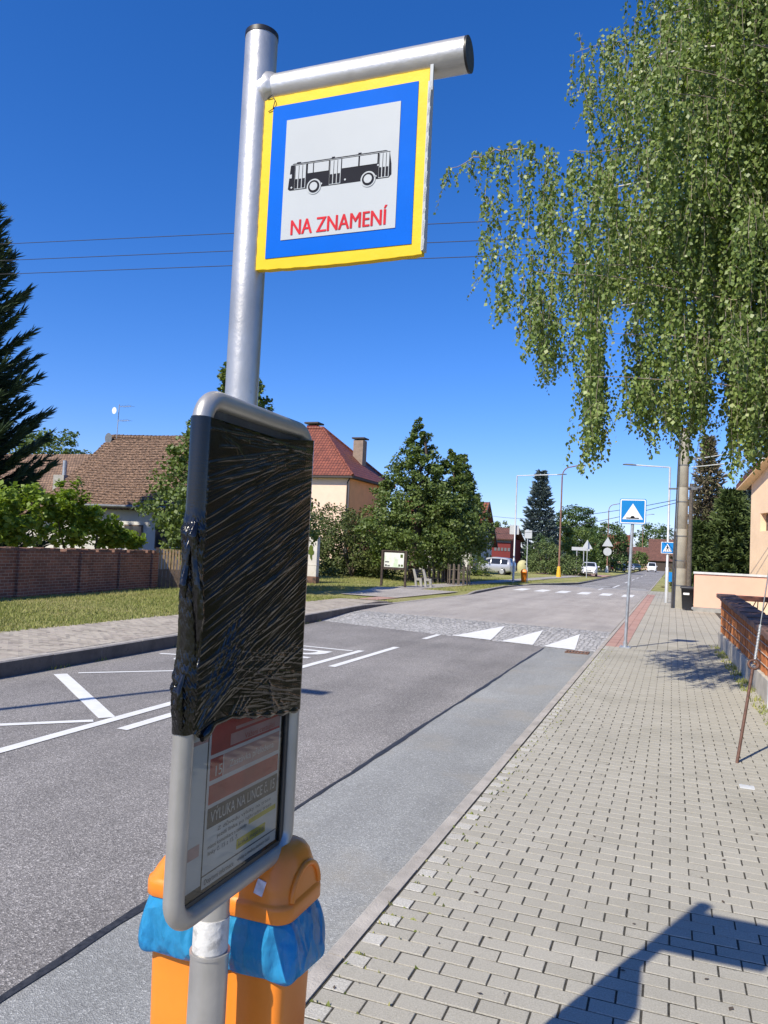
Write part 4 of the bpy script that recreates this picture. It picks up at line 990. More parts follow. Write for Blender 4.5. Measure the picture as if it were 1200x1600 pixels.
# speed bump sign
gx, gy = -0.865, 16.66
t = thing('speed_bump_sign', (gx, gy, 0), 'square blue speed bump sign with white triangle on a leaning thin grey post', 'road sign')
lx = 0.075
mb = MB(); mb.tube([(gx, gy, 0.02), (gx+lx, gy, 2.62)], 0.032, 20); build('post', mb, 'galv', t)
mb = MB(); mb.obox((gx, gy, 0.012), (.11, 0, 0), (0, .11, 0), (0, 0, .012)); mb.tube([(gx, gy, .02), (gx+.001, gy, .12)], .045, 16)
for a, b in ((-1, -1), (1, -1), (-1, 1), (1, 1)): mb.tube([(gx+a*.085, gy+b*.085, .024), (gx+a*.085, gy+b*.085, .045)], .012, 6)
build('foot_plate', mb, 'galv', t)
scx, scz, sy = gx+0.072, 2.805, gy-0.05
p = build('sign_plate', plate(scx, sy, scz, .262, .262, .035, .02), 'signblue', t, bevel=.003)
build('white_edge', plate(scx, sy-.003, scz, .249, .249, .03, .0025), 'whitepaint', p)
build('blue_face', plate(scx, sy-.006, scz, .226, .226, .012, .0025), 'signblue', p)
mb = MB(); mb.prism([(scx-.205, sy-.009, scz-.165), (scx+.205, sy-.009, scz-.165), (scx, sy-.009, scz+.165)], (0, .0025, 0)); build('triangle', mb, 'whitepaint', p)
mb = MB(); q = [(scx-.125, sy-.012, scz-.150), (scx+.125, sy-.012, scz-.150), (scx+.125, sy-.012, scz-.128), (scx+.055, sy-.012, scz-.128)]
q += [(scx+.042*math.cos(a), sy-.012, scz-.128+.036*math.sin(a)) for a in [math.pi*k/10 for k in range(11)]]+[(scx-.055, sy-.012, scz-.128), (scx-.125, sy-.012, scz-.128)]
mb.prism(q, (0, .0025, 0)); build('bump_symbol', mb, 'ink', p)

def l_lamp(x, y, h, arm, label, sgn=1):
    t = thing('street_lamp', (x, y, 0), label, 'street lamp')
    mb = MB(); mb.tube([(x, y, -.1), (x, y, 1.6), (x, y, 1.62), (x, y, h)], [.075, .075, .055, .045], 14); build('pole', mb, 'galv_far', t)
    mb = MB(); mb.tube([(x, y, h-.05), (x+sgn*.03, y, h-.01), (x+sgn*(arm-.5), y, h+.09)], .032, 10); build('arm', mb, 'galv_far', t)
    mb = MB(); c = x+sgn*(arm-.28); e = .30
    mb.loft([[(c-sgn*e*k, y+w*s, h+.10+.02*k*-1+dz) for s, dz in ((-1, 0), (-.7, hh), (.7, hh), (1, 0), (.7, -.025), (-.7, -.025))] for k, w, hh in ((1, .05, .03), (.4, .09, .05), (-.5, .12, .04), (-1, .08, .015))]); build('lamp_head', mb, 'greymetal', t, bevel=.006)
    return t
l_lamp(-9.78, 50.5, 7.15, 3.2, 'grey L shaped street lamp left of the road beside the small orange bin')
t = l_lamp(-0.22, 37.35, 6.20, 2.05, 'grey L shaped street lamp right of the road carrying the pedestrian crossing sign', -1)
# crossing sign fixed to that lamp
cx, cy, cz = -0.23, 37.25, 2.50
p = build('sign_plate', plate(cx, cy, cz, .275, .262, .03, .02), 'whitepaint', t, bevel=.003)
build('blue_face', plate(cx, cy-.003, cz, .252, .238, .015, .0025), 'signblue', p)
mb = MB(); mb.prism([(cx-.20, cy-.006, cz-.18), (cx+.20, cy-.006, cz-.18), (cx, cy-.006, cz+.19)], (0, .0025, 0)); build('triangle', mb, 'whitepaint', p)
mb = MB(); yy = cy-.009
def pg(pts): mb.prism([(cx+a, yy, cz+b) for a, b in pts], (0, .0025, 0))
pg([(.022*math.cos(k*math.pi/5), .085+.024*math.sin(k*math.pi/5)) for k in range(10)])
pg([(-.025, .055), (.025, .055), (.032, -.03), (-.03, -.03)]); pg([(-.03, -.031), (.0, -.031), (-.04, -.125), (-.07, -.125)]); pg([(.0, -.031), (.032, -.031), (.06, -.125), (.03, -.125)])
pg([(-.026, .05), (-.06, -.01), (-.05, -.018), (-.026, .02)]); pg([(.026, .05), (.065, .0), (.055, -.01), (.026, .02)])
for k in range(4): pg([(-.15+.08*k, -.165), (-.11+.08*k, -.165), (-.10+.075*k, -.135), (-.13+.075*k, -.135)])
build('walker_symbol', mb, 'ink', p)
# rounded rusty lamps
def curved_lamp(x, y, h, arm, label, base, heads=True):
    t = thing('street_lamp', (x, y, 0), label, 'street lamp')
    k = h/10.0
    mb = MB(); mb.tube([(x, y, 0), (x, y, 1.2*k), (x, y, 1.22*k), (x, y, h-.9*k)], [.11, .11, .085, .065], 12); build('pole', mb, 'brownpole', t)
    mb = MB(); mb.tube([(x, y, h-.92*k)]+[(x+arm*.42*(1-math.cos(a)), y, h-.9*k+.85*k*math.sin(a)) for a in [math.pi/2*i/8 for i in range(1, 9)]]+[(x+arm*.75, y, h+.08*k)], .05, 10); build('arm', mb, 'brownpole', t)
    mb = MB(); mb.loft([[(x+arm*u, y+w*math.cos(q*math.pi/5), h+.09*k+.06*(u-.75)+w*.6*math.sin(q*math.pi/5)) for q in range(10)] for u, w in ((.74, .05), (.8, .12), (1.0, .15), (1.12, .05))]); build('lamp_head', mb, 'greymetal', t)
    if base: mb = MB(); mb.tube([(x, y, -.05), (x, y, 0.45), (x, y, 0.95), (x, y, 1.08)], [.24, .21, .15, .13], 12); build('base_sleeve', mb, base, t)
    return t
curved_lamp(-9.93, 73.3, 10.5, 1.9, 'tall rusty brown street lamp with a curved arm and a yellow base', 'yellowpost')
t3 = curved_lamp(-9.4, 123.0, 10.6, 1.9, 'rusty brown street lamp with white base and the backs of two signs on it', 'whitepost')
def sign_tri(cx, y, cz, r, name, parent=None):
    mb = MB(); mb.prism([(cx+r*math.cos(R(a))*1.0, y, cz+r*math.sin(R(a))) for a in (90, 210, 330)], (0, .03, 0)); return build(name, mb, 'signback', parent, bevel=.01)
sign_tri(-9.4, 122.8, 4.55, .95, 'warning_plate', t3)
mb = MB(); mb.prism([(-9.4+.62*math.cos(k*math.pi/10), 122.8, 3.25+.62*math.sin(k*math.pi/10)) for k in range(20)], (0, .03, 0)); build('round_plate', mb, 'signback', t3)
curved_lamp(-6.9, 196, 13.5, 2.3, 'farthest street lamp, thin and curved, in front of the brown roofed barn', None)
# lamp just outside the frame whose shadow lies on the road
t = thing('street_lamp', (-8.35, 1.9, .1), 'street lamp on the left kerb whose shadow falls across the bus bay', 'street lamp')
mb = MB(); mb.tube([(-8.35, 1.9, 0), (-8.35, 1.9, 7.3)], [.075, .045], 14); build('pole', mb, 'galv_far', t)
mb = MB(); mb.tube([(-8.35, 1.9, 7.28), (-7.6, 1.9, 7.36)], .03, 8); build('arm', mb, 'galv_far', t)
mb = MB(); mb.obox((-7.3, 1.9, 7.37), (.30, 0, .01), (0, .12, 0), (0, 0, .04)); build('lamp_head', mb, 'greymetal', t, bevel=.02)

# backs of signs left
t = thing('road_sign', (-11.05, 62.5, 0), 'thin grey post with the back of a square sign behind the small orange bin', 'road sign')
build('post', MB().tube([(-11.05, 62.5, -.1), (-11.05, 62.5, 4.0)], .04, 10), 'galv_far', t); build('sign_plate', plate(-11.0, 62.44, 3.65, .30, .33, .03, .025), 'signback', t)
t = thing('road_sign', (-9.95, 50.6, 2.4), 'back of a pale square sign fixed to the lamp beside the small orange bin', 'road sign')
t['label'] = 'pale back of a square sign fixed half way up the left grey lamp'
build('sign_plate', plate(-9.85, 50.62, 3.55, .31, .30, .03, .025), 'signback', t); build('bracket', MB().box(-9.86, -9.70, 50.56, 50.615, 3.50, 3.54), 'galv_far', t)
t = thing('road_sign', (-7.95, 78.6, 0), 'triangular warning sign seen from behind beside the white hatchback', 'road sign')
build('post', MB().tube([(-7.95, 78.6, -.1), (-7.95, 78.6, 3.7)], .04, 10), 'galv_far', t); sign_tri(-7.95, 78.5, 3.2, .62, 'sign_plate', t)
t = thing('direction_sign', (-10.2, 94, 0), 'pale horizontal signboard on two posts behind the warning sign', 'road sign')
for x in (-10.7, -9.9): build('post', MB().tube([(x, 94, -.1), (x, 94, 3.2)], .05, 8), 'galv_far', t)
build('board', MB().box(-11.3, -9.2, 93.9, 93.94, 2.9, 3.3), 'signback', t)
# small orange bin
t = thing('litter_bin', (-9.28, 51.6, 0), 'small orange litter bin on a post at the foot of the left grey lamp', 'litter bin')
mb = MB(); mb.loft([rrect(-9.28, 51.6, .19*k, .17*k, z, .05) for z, k in ((.12, .8), (.72, 1), (.72, 1.12), (.80, 1.12), (.90, .95), (.96, .5))]); build('body', mb, 'orange', t)
build('post', MB().tube([(-9.08, 51.75, -.1), (-9.08, 51.75, 1.1)], .03, 8), 'galv_far', t)

# information board
t = thing('information_board', (-12.45, 34.6, 0.05), 'dark wooden information board with a pale map on two posts', 'information board')
for x, y in ((-13.02, 34.55), (-11.88, 34.72)): build('post', MB().box(x-.05, x+.05, y-.05, y+.05, -.05, 1.78), 'wood_dark', t, bevel=.008)
ux = Vector((1.14, .17, 0)).normalized(); cm = Vector((-12.45, 34.635, 1.34)); uy = Vector((ux.y, -ux.x, 0))
build('panel', MB().obox(cm, ux*.52, uy*.02, (0, 0, .40)), 'wood_dark', t)
b = MB().obox(cm+uy*.024, ux*.475, uy*.004, (0, 0, .345)); bo = build('map_sheet', b, 'mapboard', t)
mb = MB(); o = cm+uy*.0295
for (a, b_, c, d, m) in ((-.44, -.24, -.13, -.07, 1), (-.44, -.34, -.31, -.22, 1), (-.32, -.20, -.31, -.25, 1), (.22, .30, -.30, -.2, 0), (.34, .44, -.30, -.2, 0), (-.02, .0, -.1, .28, 2), (-.35, .3, .05, .062, 2), (.1, .112, -.1, .2, 2), (.3, .42, .12, .28, 0)):
    mb.prism([o+ux*x+Vector((0, 0, z)) for x, z in ((a, c), (b_, c), (b_, d), (a, d))], uy*.001, m)
build('map_print', mb, ['shrub', 'greytext', 'paper'], bo)
build('rail', MB().obox(cm+Vector((0, 0, .43)), ux*.62, uy*.05, (0, 0, .03)), 'wood_dark', t, bevel=.006); build('rail', MB().obox(cm-Vector((0, 0, .43)), ux*.52, uy*.045, (0, 0, .03)), 'wood_dark', t, bevel=.006)
# bench
t = thing('park_bench', (-11.6, 36.6, .05), 'pale bench with slanting concrete ends under the linden trees', 'bench')
for x in (-11.85, -10.55 if False else -11.35):
    mb = MB(); mb.prism([(x-.28, 36.5, .93), (x-.17, 36.5, .93), (x-.02, 36.5, .48), (x+.22, 36.5, .48), (x+.26, 36.5, .06), (x+.15, 36.5, .06), (x+.10, 36.5, .36), (x-.05, 36.5, .36), (x+.0, 36.5, .06), (x-.12, 36.5, .06), (x-.16, 36.5, .45)], (0, .1, 0))
    build('end_frame', mb, 'concrete', t, bevel=.01)
for k in range(3): build('seat_slat', MB().box(-11.86+.09*k, -11.80+.09*k, 36.60, 38.0, .49, .52), 'wood_grey', t)
for k in range(3): build('back_slat', MB().box(-12.02-.045*k, -11.99-.045*k, 36.60, 38.0, .60+.11*k, .68+.11*k), 'wood_grey', t)
# timber guards round the linden trunks
for (x, y, lab) in ((-12.75, 42.3, 'weathered timber guard of upright slats round the middle linden trunk'), (-11.1, 41.6, 'low timber guard of upright slats right of the middle linden trunk')):
    t = thing('tree_guard', (x, y, .05), lab, 'tree guard')
    for k in range(14):
        a = 2*math.pi*k/14; r = .62; build('slat', MB().obox((x+r*math.cos(a), y+r*math.sin(a), .62+.03*math.sin(k*2)), (.05*-math.sin(a), .05*math.cos(a), 0), (.012*math.cos(a), .012*math.sin(a), 0), (0, 0, .58)), 'wood_grey', t)
    for z in (.35, .9): build('hoop', MB().tube([(x+.60*math.cos(2*math.pi*k/14), y+.60*math.sin(2*math.pi*k/14), z) for k in range(15)], .02, 5, caps=False), 'wood_grey', t)
# yellow recycling igloo
mb = MB(); X, Y = -15.3, 84
mb.loft([[(X+r*math.cos(k*math.pi/8), Y+r*math.sin(k*math.pi/8), z) for k in range(16)] for z, r in ((0, .44), (.15, .54), (.7, .60), (1.05, .56), (1.32, .40), (1.45, .18), (1.48, .03))])
t = thing('recycling_container', (X, Y, 0), 'yellow dome shaped recycling container beyond the silver minivan', 'container'); build('body', mb, 'igloo', t)
mb = MB(); mb.tube([(X+.36, Y-.38, 1.05), (X+.39, Y-.41, 1.05)], .10, 12); build('slot', mb, 'black', t)

# concrete utility pole with its pipe and cross arms
t = thing('utility_pole', (0.30, 33.6, 0), 'thick pale concrete utility pole with steel cross arms beside the wheelie bin', 'utility pole')
UX, UY, UH = 0.30, 33.6, 7.35
mb = MB(); zs = [-.1, 1.6, 1.605, 1.62, 1.625, 3.2, 3.205, 3.22, 3.225, 4.9, 4.905, 4.92, 4.925, 6.1, UH]
mb.tube([(UX+.006*z, UY, z) for z in zs], [.265-.0125*z-(.008 if abs(z-1.61) < .012 or abs(z-3.21) < .012 or abs(z-4.91) < .012 else 0) for z in zs], 24); build('shaft', mb, 'polecon', t)
mb = MB(); mb.tube([(.03, 33.25, 0), (.06, 33.28, 3.1)], .045, 10); mb.tube([(.0605, 33.29, 3.1), (.15, 33.4, 7.2)], .028, 8); build('cable_pipe', mb, 'darkpost', t)
for z in (.9, 1.9, 2.9, 4.3, 5.8): build('band', MB().tube([(UX+.006*z, UY, z), (UX+.006*z, UY, z+.04)], .272-.0125*z, 24), 'greymetal', t)
XA = build('cross_arm', MB().box(-.25, 1.0, UY-.24, UY-.18, UH-.10, UH-.02), 'rustgrate', t)
for x in (-.2, .15, .55, .95): build('insulator', MB().tube([(x, UY-.21, UH-.0195), (x, UY-.21, UH+.03), (x, UY-.21, UH+.05), (x, UY-.21, UH+.13)], [.02, .02, .045, .03], 10), 'insulator', XA)
build('bracket', MB().box(UX+.1, .82, UY-.06, UY+.02, 6.05, 6.15), 'greymetal', t); build('bracket', MB().box(-.22, .88, UY+.25, UY+.30, 4.85, 4.92), 'greymetal', t)
mb = MB(); pts = [(UX-.16, UY-.22, 7.2), (UX-.35, UY-.22, 6.9), (UX-.30, UY-.22, 6.5), (UX-.18, UY-.2, 6.2)]; mb.tube(pts, .012, 6); build('loose_cable', mb, 'wire', t)
t = thing('utility_pole', (0.98, 52, 0), 'thin dark pole standing just behind the thick concrete one', 'utility pole')
build('shaft', MB().tube([(.98, 52, -.1), (1.0, 52, 6.9)], [.16, .11], 14), 'wood_grey', t); build('cross_arm', MB().box(.4, 1.6, 51.82, 51.87, 6.6, 6.7), 'greymetal', t)

def wire(p, q, sag, r, label, mat='wire', group=None, n=14):
    p, q = Vector(p), Vector(q); pts = [p.lerp(q, i/n)-Vector((0, 0, 4*sag*(i/n)*(1-i/n))) for i in range(n+1)]
    mb = MB(); mb.tube(pts, r, 5, caps=False); c = (p+q)/2
    return tag(build('overhead_wire', mb, mat, None, p), label, 'wire', group)
g = 'power lines crossing the street overhead'
wire((-24, 13.6, 9.22), (5.0, 14.3, 7.70), .0, .008, 'uppermost of three dark wires crossing the blue sky behind the flag', group=g)
wire((-24, 13.6, 8.78), (5.0, 14.3, 7.36), .0, .008, 'middle one of three dark wires crossing the blue sky behind the flag', group=g)
wire((-24, 13.6, 8.42), (5.0, 14.3, 7.07), .0, .008, 'lowest of three dark wires crossing the blue sky below the flag', group=g)
g = 'service cables from the concrete pole over the road'
wire((.10, 33.5, 4.40), (-16.6, 71, 5.6), .55, .014, 'upper cable from the concrete pole across the road to the gable house', group=g)
wire((.10, 33.5, 4.28), (-16.5, 72, 3.9), .45, .014, 'lower cable from the concrete pole across the road to the gable house', group=g)
g = 'wires running along the pavement between the poles'
for k, (x, z, lab) in enumerate(((.55, 7.43, 'wire along the pavement from the middle insulator to the thin dark pole'), (.95, 7.43, 'wire along the pavement from the outer insulator to the thin dark pole'), (.80, 6.05, 'wire along the pavement from the upper bracket to the thin dark pole'), (.86, 4.85, 'lowest wire along the pavement from the small bracket to the thin dark pole'))):
    wire((x, 33.4 if k < 2 else 33.6, z), (.6+.3*k, 51.85, 6.7), .25, .011, lab, group=g)
g = 'pale cables to the yellow house'
wire((.82, 33.6, 6.1), (3.15, 31.5, 6.35), .04, .018, 'upper pale cable from the concrete pole to the yellow house', 'wirelight', g); wire((.62, 33.5, 5.75), (3.15, 31.8, 5.9), .03, .018, 'lower pale cable from the concrete pole to the yellow house', 'wirelight', g)

# wheelie bin
wx, wy = 0.585, 32.45
t = thing('wheelie_bin', (wx, wy, 0), 'anthracite wheelie bin with a white sticker beside the concrete pole', 'wheelie bin')
mb = MB(); mb.loft([rrect(wx, wy, .235*k, .26*k, z, .04) for z, k in ((.04, .78), (.06, .80), (.80, 1), (.80, 1.03), (.84, 1.03))]); build('body', mb, 'bin_grey', t)
mb = MB(); mb.loft([rrect(wx-.005, wy, hx, hy, z, .05) for z, hx, hy in ((.845, .265, .29), (.875, .27, .295), (.915, .25, .27), (.925, .20, .22))]); build('lid', mb, 'bin_grey', t)
for dy in (-.22, .22):
    w = build('wheel', MB().tube([(wx+.20, wy+dy-.03, .10), (wx+.20, wy+dy+.03, .10)], .10, 18), 'tyre', t); build('hub', MB().tube([(wx+.20, wy+dy-.036, .10), (wx+.20, wy+dy-.0305, .10)], .055, 14), 'galv', w)
build('sticker', MB().box(wx-.16, wx+.06, wy-.262, wy-.255, .60, .68), 'whitepaint', t)
build('handle', MB().tube([(wx+.24, wy-.2, .88), (wx+.29, wy-.2, .89), (wx+.29, wy+.2, .89), (wx+.24, wy+.2, .88)], .014, 8), 'bin_grey', t)

# parking sign behind the lamp
t = thing('road_sign', (.10, 41.5, 0), 'small blue sign low on a post between the right lamp and concrete pole', 'road sign')
build('post', MB().tube([(.10, 41.5, -.05), (.10, 41.5, 1.5)], .03, 8), 'galv_far', t); p = build('sign_plate', plate(-.06, 41.44, 1.12, .2, .24, .02, .02), 'signblue', t); build('white_band', plate(.06, 41.437, 1.09, .05, .16, .01, .002), 'whitepaint', p)

# ================================================================== WALLS, FENCES
# peach garden wall
t = thing('garden_wall', (2.0, 32.05, 0), 'low peach rendered garden wall with white coping and grey plinth', 'wall')
build('wall', MB().box(.80, 14, 31.95, 32.15, .17, 1.44), 'peach', t); build('plinth', MB().box(.795, 14, 31.94, 32.16, -.1, .168), 'concrete', t)
build('coping', MB().box(.765, 14, 31.90, 32.20, 1.441, 1.52), 'whitepost', t, bevel=.006)
# terracotta fence on a concrete plinth
A = Vector((.985, 18.55, 0)); B = Vector((1.235, 9.2, 0)); d = (B-A); L = d.length; d.normalize(); s = Vector((-d.y, d.x, 0))  # s points to the house
t = thing('slat_fence', (A+B)/2, 'brown orange slatted fence with dark coping on a concrete plinth along the pavement', 'fence')
def ztop(k): return 1.17-0.27*k
mb = MB()
for i in range(5): a, b = i/5, (i+1)/5; p, q = A.lerp(B, a), A.lerp(B, b); mb.obox((p+q)/2+s*.09+Vector((0, 0, .10)), d*(L/10-.004), s*.09, (0, 0, .22))
build('plinth', mb, 'plinth', t, bevel=.008)
rows_v = MB(); n = int(L/.062)
for i in range(n):
    k = (i+.5)/n; p = A.lerp(B, k)+s*(.06+rnd.uniform(-.014, .014)); h = (ztop(k)-.10-.325)/2; rows_v.obox(p+Vector((0, 0, .325+h)), d*(.062*.37), s*.012, (0, 0, h))
sl = build('slat_panel', rows_v, 'slat', t); kind(sl, 'stuff')
for f in (.22, .48, .74):
    mb = MB(); za = .325+f*(ztop(0)-.425); zb = .325+f*(ztop(1)-.425); mb.tube([A+s*.035+Vector((0, 0, za)), B+s*.035+Vector((0, 0, zb))], .007, 8); build('rail', mb, 'rail', t)
mb = MB()
for i in range(10):
    a, b = i/10, (i+1)/10; p, q = A.lerp(B, a), A.lerp(B, b); zz = Vector((0, 0, (ztop(a)+ztop(b))/2-.045)); mb.obox((p+q)/2+s*.13+zz, d*(L/20-.003)+Vector((0, 0, -.005)), s*.19, (0, 0, .045))
build('coping', mb, 'coping', t, bevel=.014)
mb = MB(); mb.obox(B+d*.08+s*.10+Vector((0, 0, .5)), d*.07, s*.1, (0, 0, .5)); build('end_pier', mb, 'concrete', t)
# return of the fence toward the house, with crooked lattice
t = thing('lattice_fence', (3.0, 18.9, 0), 'fence section with crooked iron lattice under a red brown beam behind the corner', 'fence')
build('beam', MB().box(1.24, 7, 18.75, 19.05, 1.02, 1.13), 'coping_red', t, bevel=.01); build('plinth', MB().box(1.24, 7, 18.8, 19.0, -.1, .35), 'concrete', t)
mb = MB()
for i in range(46):
    x = 1.3+i*.12; a = rnd.uniform(-.7, .7); z0 = .36; mb.tube([(x, 18.88, z0), (x+.10*math.tan(a)*1.2, 18.88, z0+.25), (x+.10*math.tan(-a), 18.88, 1.015)], .011, 5)
    if i % 2: zz = rnd.uniform(.45, .95); mb.tube([(x-.08, 18.885, zz), (x+.12, 18.885, zz+rnd.uniform(-.12, .12))], .009, 5)
build('lattice', mb, 'lattice', t)
tag(build('garden_wall', MB().box(1.6, 7, 21.5, 21.7, -.1, .92), 'yellowwall', None, (4, 21.6, 0)), 'low sunlit yellow wall seen through the iron lattice', 'wall')
# pale post beside the fence
mb = MB(); mb.tube([(1.20, 10.85, 0), (1.215, 10.85, .95)], .045, 16); t = thing('post', (1.20, 10.85, 0), 'short pale grey painted post at the near end of the slatted fence', 'post'); build('shaft', mb, 'whitepost', t)
build('cap', MB().tube([(1.215, 10.85, .951), (1.2155, 10.85, .97)], [.047, .03], 16), 'whitepost', t)
# rusty guy rod with wire
t = thing('guy_rod', (.585, 7.70, 0), 'leaning rusty guy rod with an eye and a wire rope anchored in the pavement', 'guy wire')
p0, p1, p2 = Vector((.585, 7.70, -.03)), Vector((.735, 8.10, .80)), Vector((1.02, 8.86, 2.45))
build('rod', MB().tube([p0, p1], .0145, 10), 'rustrod', t)
dd = (p1-p0).normalized(); rv = Vector((1, 0, -dd.x/dd.z)).normalized(); uvv = rv.cross(Vector((0, 1, 0)))
cc = p1+dd*.045; build('eye', MB().tube([cc+rv*.043*math.cos(2*math.pi*k/18)+dd*.043*math.sin(2*math.pi*k/18) for k in range(20)], .012, 8, caps=False), 'rustrod', t)
e1 = cc+Vector((.012, .02, .02)); e2 = e1+(p2-e1)*.22
build('wire_rope', MB().tube([e1, p2+(p2-e1)*1.6], .0065, 8), 'greymetal', t)
mb = MB(); m = 26
for k in range(m): q = e1.lerp(e2, k/m); mb.tube([q, q+(e2-e1).normalized()*.008], .0125+.002*(k % 2), 8)
build('wire_binding', mb, 'galv_far', t)
t = thing('valve_cover', (.62, 6.95, 0), 'small pale square cover set in the pavement near the rusty rod', 'cover'); 
build('lid', MB().box(.55, .66, 6.86, 6.96, -.02, .0035), 'whitepost', t)

# brick wall on the left
t = thing('brick_wall', (-16, 14, .1), 'long dark red brick garden wall left, behind the grass', 'wall')
W0, W1, W2 = Vector((-14.2, 3.5, 0)), Vector((-15.62, 14.6, 0)), Vector((-16.65, 22.05, 0))
mb = MB(); cap = MB()
for a, b in ((W0, W1), (W1, W2)):
    dv = (b-a).normalized(); sv = Vector((-dv.y, dv.x, 0)); mb.prism([a+Vector((0, 0, -.1)), b+Vector((0, 0, -.1)), b+Vector((0, 0, 1.31)), a+Vector((0, 0, 1.31))], sv*.3)
    nn = int((b-a).length/.14)
    for i in range(nn):
        p = a+(b-a)*(i+.5)/nn; hh = .030+.02*rnd.random()
        if rnd.random() < .93: cap.obox(p+sv*.15+Vector((0, 0, 1.312+hh)), dv*.066, sv*(.155+.01*rnd.random()), (0, 0, hh))
build('wall', mb, 'brickwall', t, uv=True); build('coping', cap, 'coping', t)
for q in (.10, .45, .72, .985):
    p = W1.lerp(W2, q); dv = (W2-W1).normalized(); sv = Vector((-dv.y, dv.x, 0)); build('pier', MB().obox(p-sv*.03+Vector((0, 0, .60)), dv*.20, sv*.05, (0, 0, .70)), 'brickwall', t, uv=True)
# plank gate
t = thing('plank_gate', (-16.5, 23.4, .1), 'brown plank gate with tan upright slats on top at the end of the brick wall', 'gate')
gd = Vector((.76, .65, 0)); gs = Vector((-.65, .76, 0)); g0 = Vector((-16.62, 22.2, 0))
def gb(mb, a, b, z0, z1, o, th): mb.obox(g0+gd*(a+b)/2+gs*o+Vector((0, 0, (z0+z1)/2)), gd*(b-a)/2, gs*th, (0, 0, (z1-z0)/2))
mb = MB()
for k in range(18): gb(mb, k*.135+.004, k*.135+.131, .10, .76+.004*(k % 3), 0, .014)
build('planks', mb, 'wood_brown', t)
mb = MB()
for k in range(23): gb(mb, k*.104+.012, k*.104+.084, .70, 1.46+.01*math.sin(k*3), .04, .011)
build('slats', mb, 'wood_tan', t)
for a in (-.06, 2.47): mb = MB(); gb(mb, a-.05, a+.05, -.05, 1.50, .03, .06); build('post', mb, 'wood_dark', t)
mb = MB(); gb(mb, .0, 2.41, 1.26, 1.33, .065, .012); build('rail', mb, 'wood_brown', t)
# pale pillar with a plant shaped emblem
t = thing('gate_pillar', (-16.3, 33.6, .1), 'white rendered pillar with a grey green emblem beside the hedge', 'pillar')
build('shaft', MB().box(-17.0, -16.0, 33.5, 33.8, .36, 2.25), 'oldwhite', t, bevel=.01); build('plinth', MB().box(-17.03, -15.97, 33.47, 33.83, -.05, .358), 'coping', t)
build('ledge', MB().box(-17.02, -15.98, 33.485, 33.815, .90, .93), 'oldwhite', t)
mb = MB(); y = 33.478
for dx, dz, rx, rz in ((0, .30, .10, .16), (-.06, .12, .10, .13), (.07, .10, .09, .12), (.02, -.08, .05, .14), (.05, -.2, .03, .08)):
    mb.prism([(-16.32+dx+rx*math.cos(k*math.pi/7)*(1+.2*(k % 2)), y-dz*.002-.002*abs(dx)*10, 1.42+dz+rz*math.sin(k*math.pi/7)) for k in range(14)], (0, .012, 0))
build('emblem', mb, 'shrub', t)

# ================================================================== BUILDINGS
def roofslab(pts, t=.12): return MB().slab(pts, t)
# old farmhouse
HX0, HX1, HY, HR, HB = -29.6, -20.6, 30.4, 34.7, 39.0
t = thing('farmhouse', (-24, 34, .1), 'old low farmhouse with a long sagging brown tiled roof behind the brick wall', 'house')
mb = MB(); mb.box(HX0+.3, HX1-.2, HY+.35, HB-.35, 0, 3.35); build('wall', mb, 'oldwhite', t)
mb = MB(); mb.prism([(HX0+.3, HY+.35, 3.351), (HX0+.3, HB-.35, 3.351), (HX0+.3, HR, 7.1)], (HX1-HX0-.5, 0, 0)); build('gable', mb, 'oldwhite', t)
mb = MB(); nx, ny = 16, 6                     # the sagging front slope, then the back slope
def rp(i, k, back=False):
    u = i/nx; v = k/ny; x = HX0-.15+(HX1-HX0+.4)*u+(-.35*(1-v))*(1-u); y = HY-.15+(HR-HY+.15)*v
    if back: y = 2*HR-y
    z = 3.38+(7.42-3.38)*v-.10*math.sin(u*math.pi)*(.4+.6*v)+.03*math.sin(u*9+v*4)-.06*math.sin(v*math.pi)
    return (x, y, z)
NRW = 27; NXX = 70
for bk in (False, True):
    vs = []; fs = []
    for k in range(NRW):
        for e in (0, 1):
            for i in range(NXX+1):
                x, y, z = rp(i*nx/NXX, (k+e)*ny/NRW, bk); j = .012*math.sin(i*2.3+k*5)+.010*math.sin(i*1.1+k*11)
                vs.append((x, y-(0 if bk else 1)*(.02*(1-e)+j*(1-e)), z+(.045+j*.7)*(1-e)+.004))
    W_ = NXX+1
    for k in range(NRW):
        for i in range(NXX):
            q = [(2*k)*W_+i, (2*k)*W_+i+1, (2*k+1)*W_+i+1, (2*k+1)*W_+i]; fs.append(q[::-1] if bk else q)
            if k: q = [(2*k-1)*W_+i, (2*k-1)*W_+i+1, (2*k)*W_+i+1, (2*k)*W_+i]; fs.append(q[::-1] if bk else q)
    mb.add(vs, fs)
    n0, n1 = [rp(i, 0, bk) for i in range(nx+1)], [rp(i, ny, bk) for i in range(nx+1)]
    lo = [(x, y, z-.14) for x, y, z in n0+n1]; mb.add(lo, [[i, nx+1+i, nx+2+i, i+1] if not bk else [i+1, nx+2+i, nx+1+i, i] for i in range(nx)])
    mb.add(n0+lo[:nx+1], [[i, i+1, nx+2+i, nx+1+i] for i in range(nx)])
    for i in (0, nx): mb.add([n0[i], n1[i], lo[nx+1+i], lo[i]], [[0, 1, 2, 3]])
rf = build('roof', mb, 'tileold', t, uv=True)
mb = MB()
for i in range(34):
    u = i/34; x = HX0-.1+(HX1-HX0+.3)*(u+.015); z = 7.42-.10*math.sin(u*math.pi)+.01*rnd.uniform(-1, 1); mb.tube([(x-.18, HR, z+.02), (x+.17, HR, z+.035)], [.11, .125], 8)
build('ridge_tiles', mb, 'tileold', rf, uv=True)
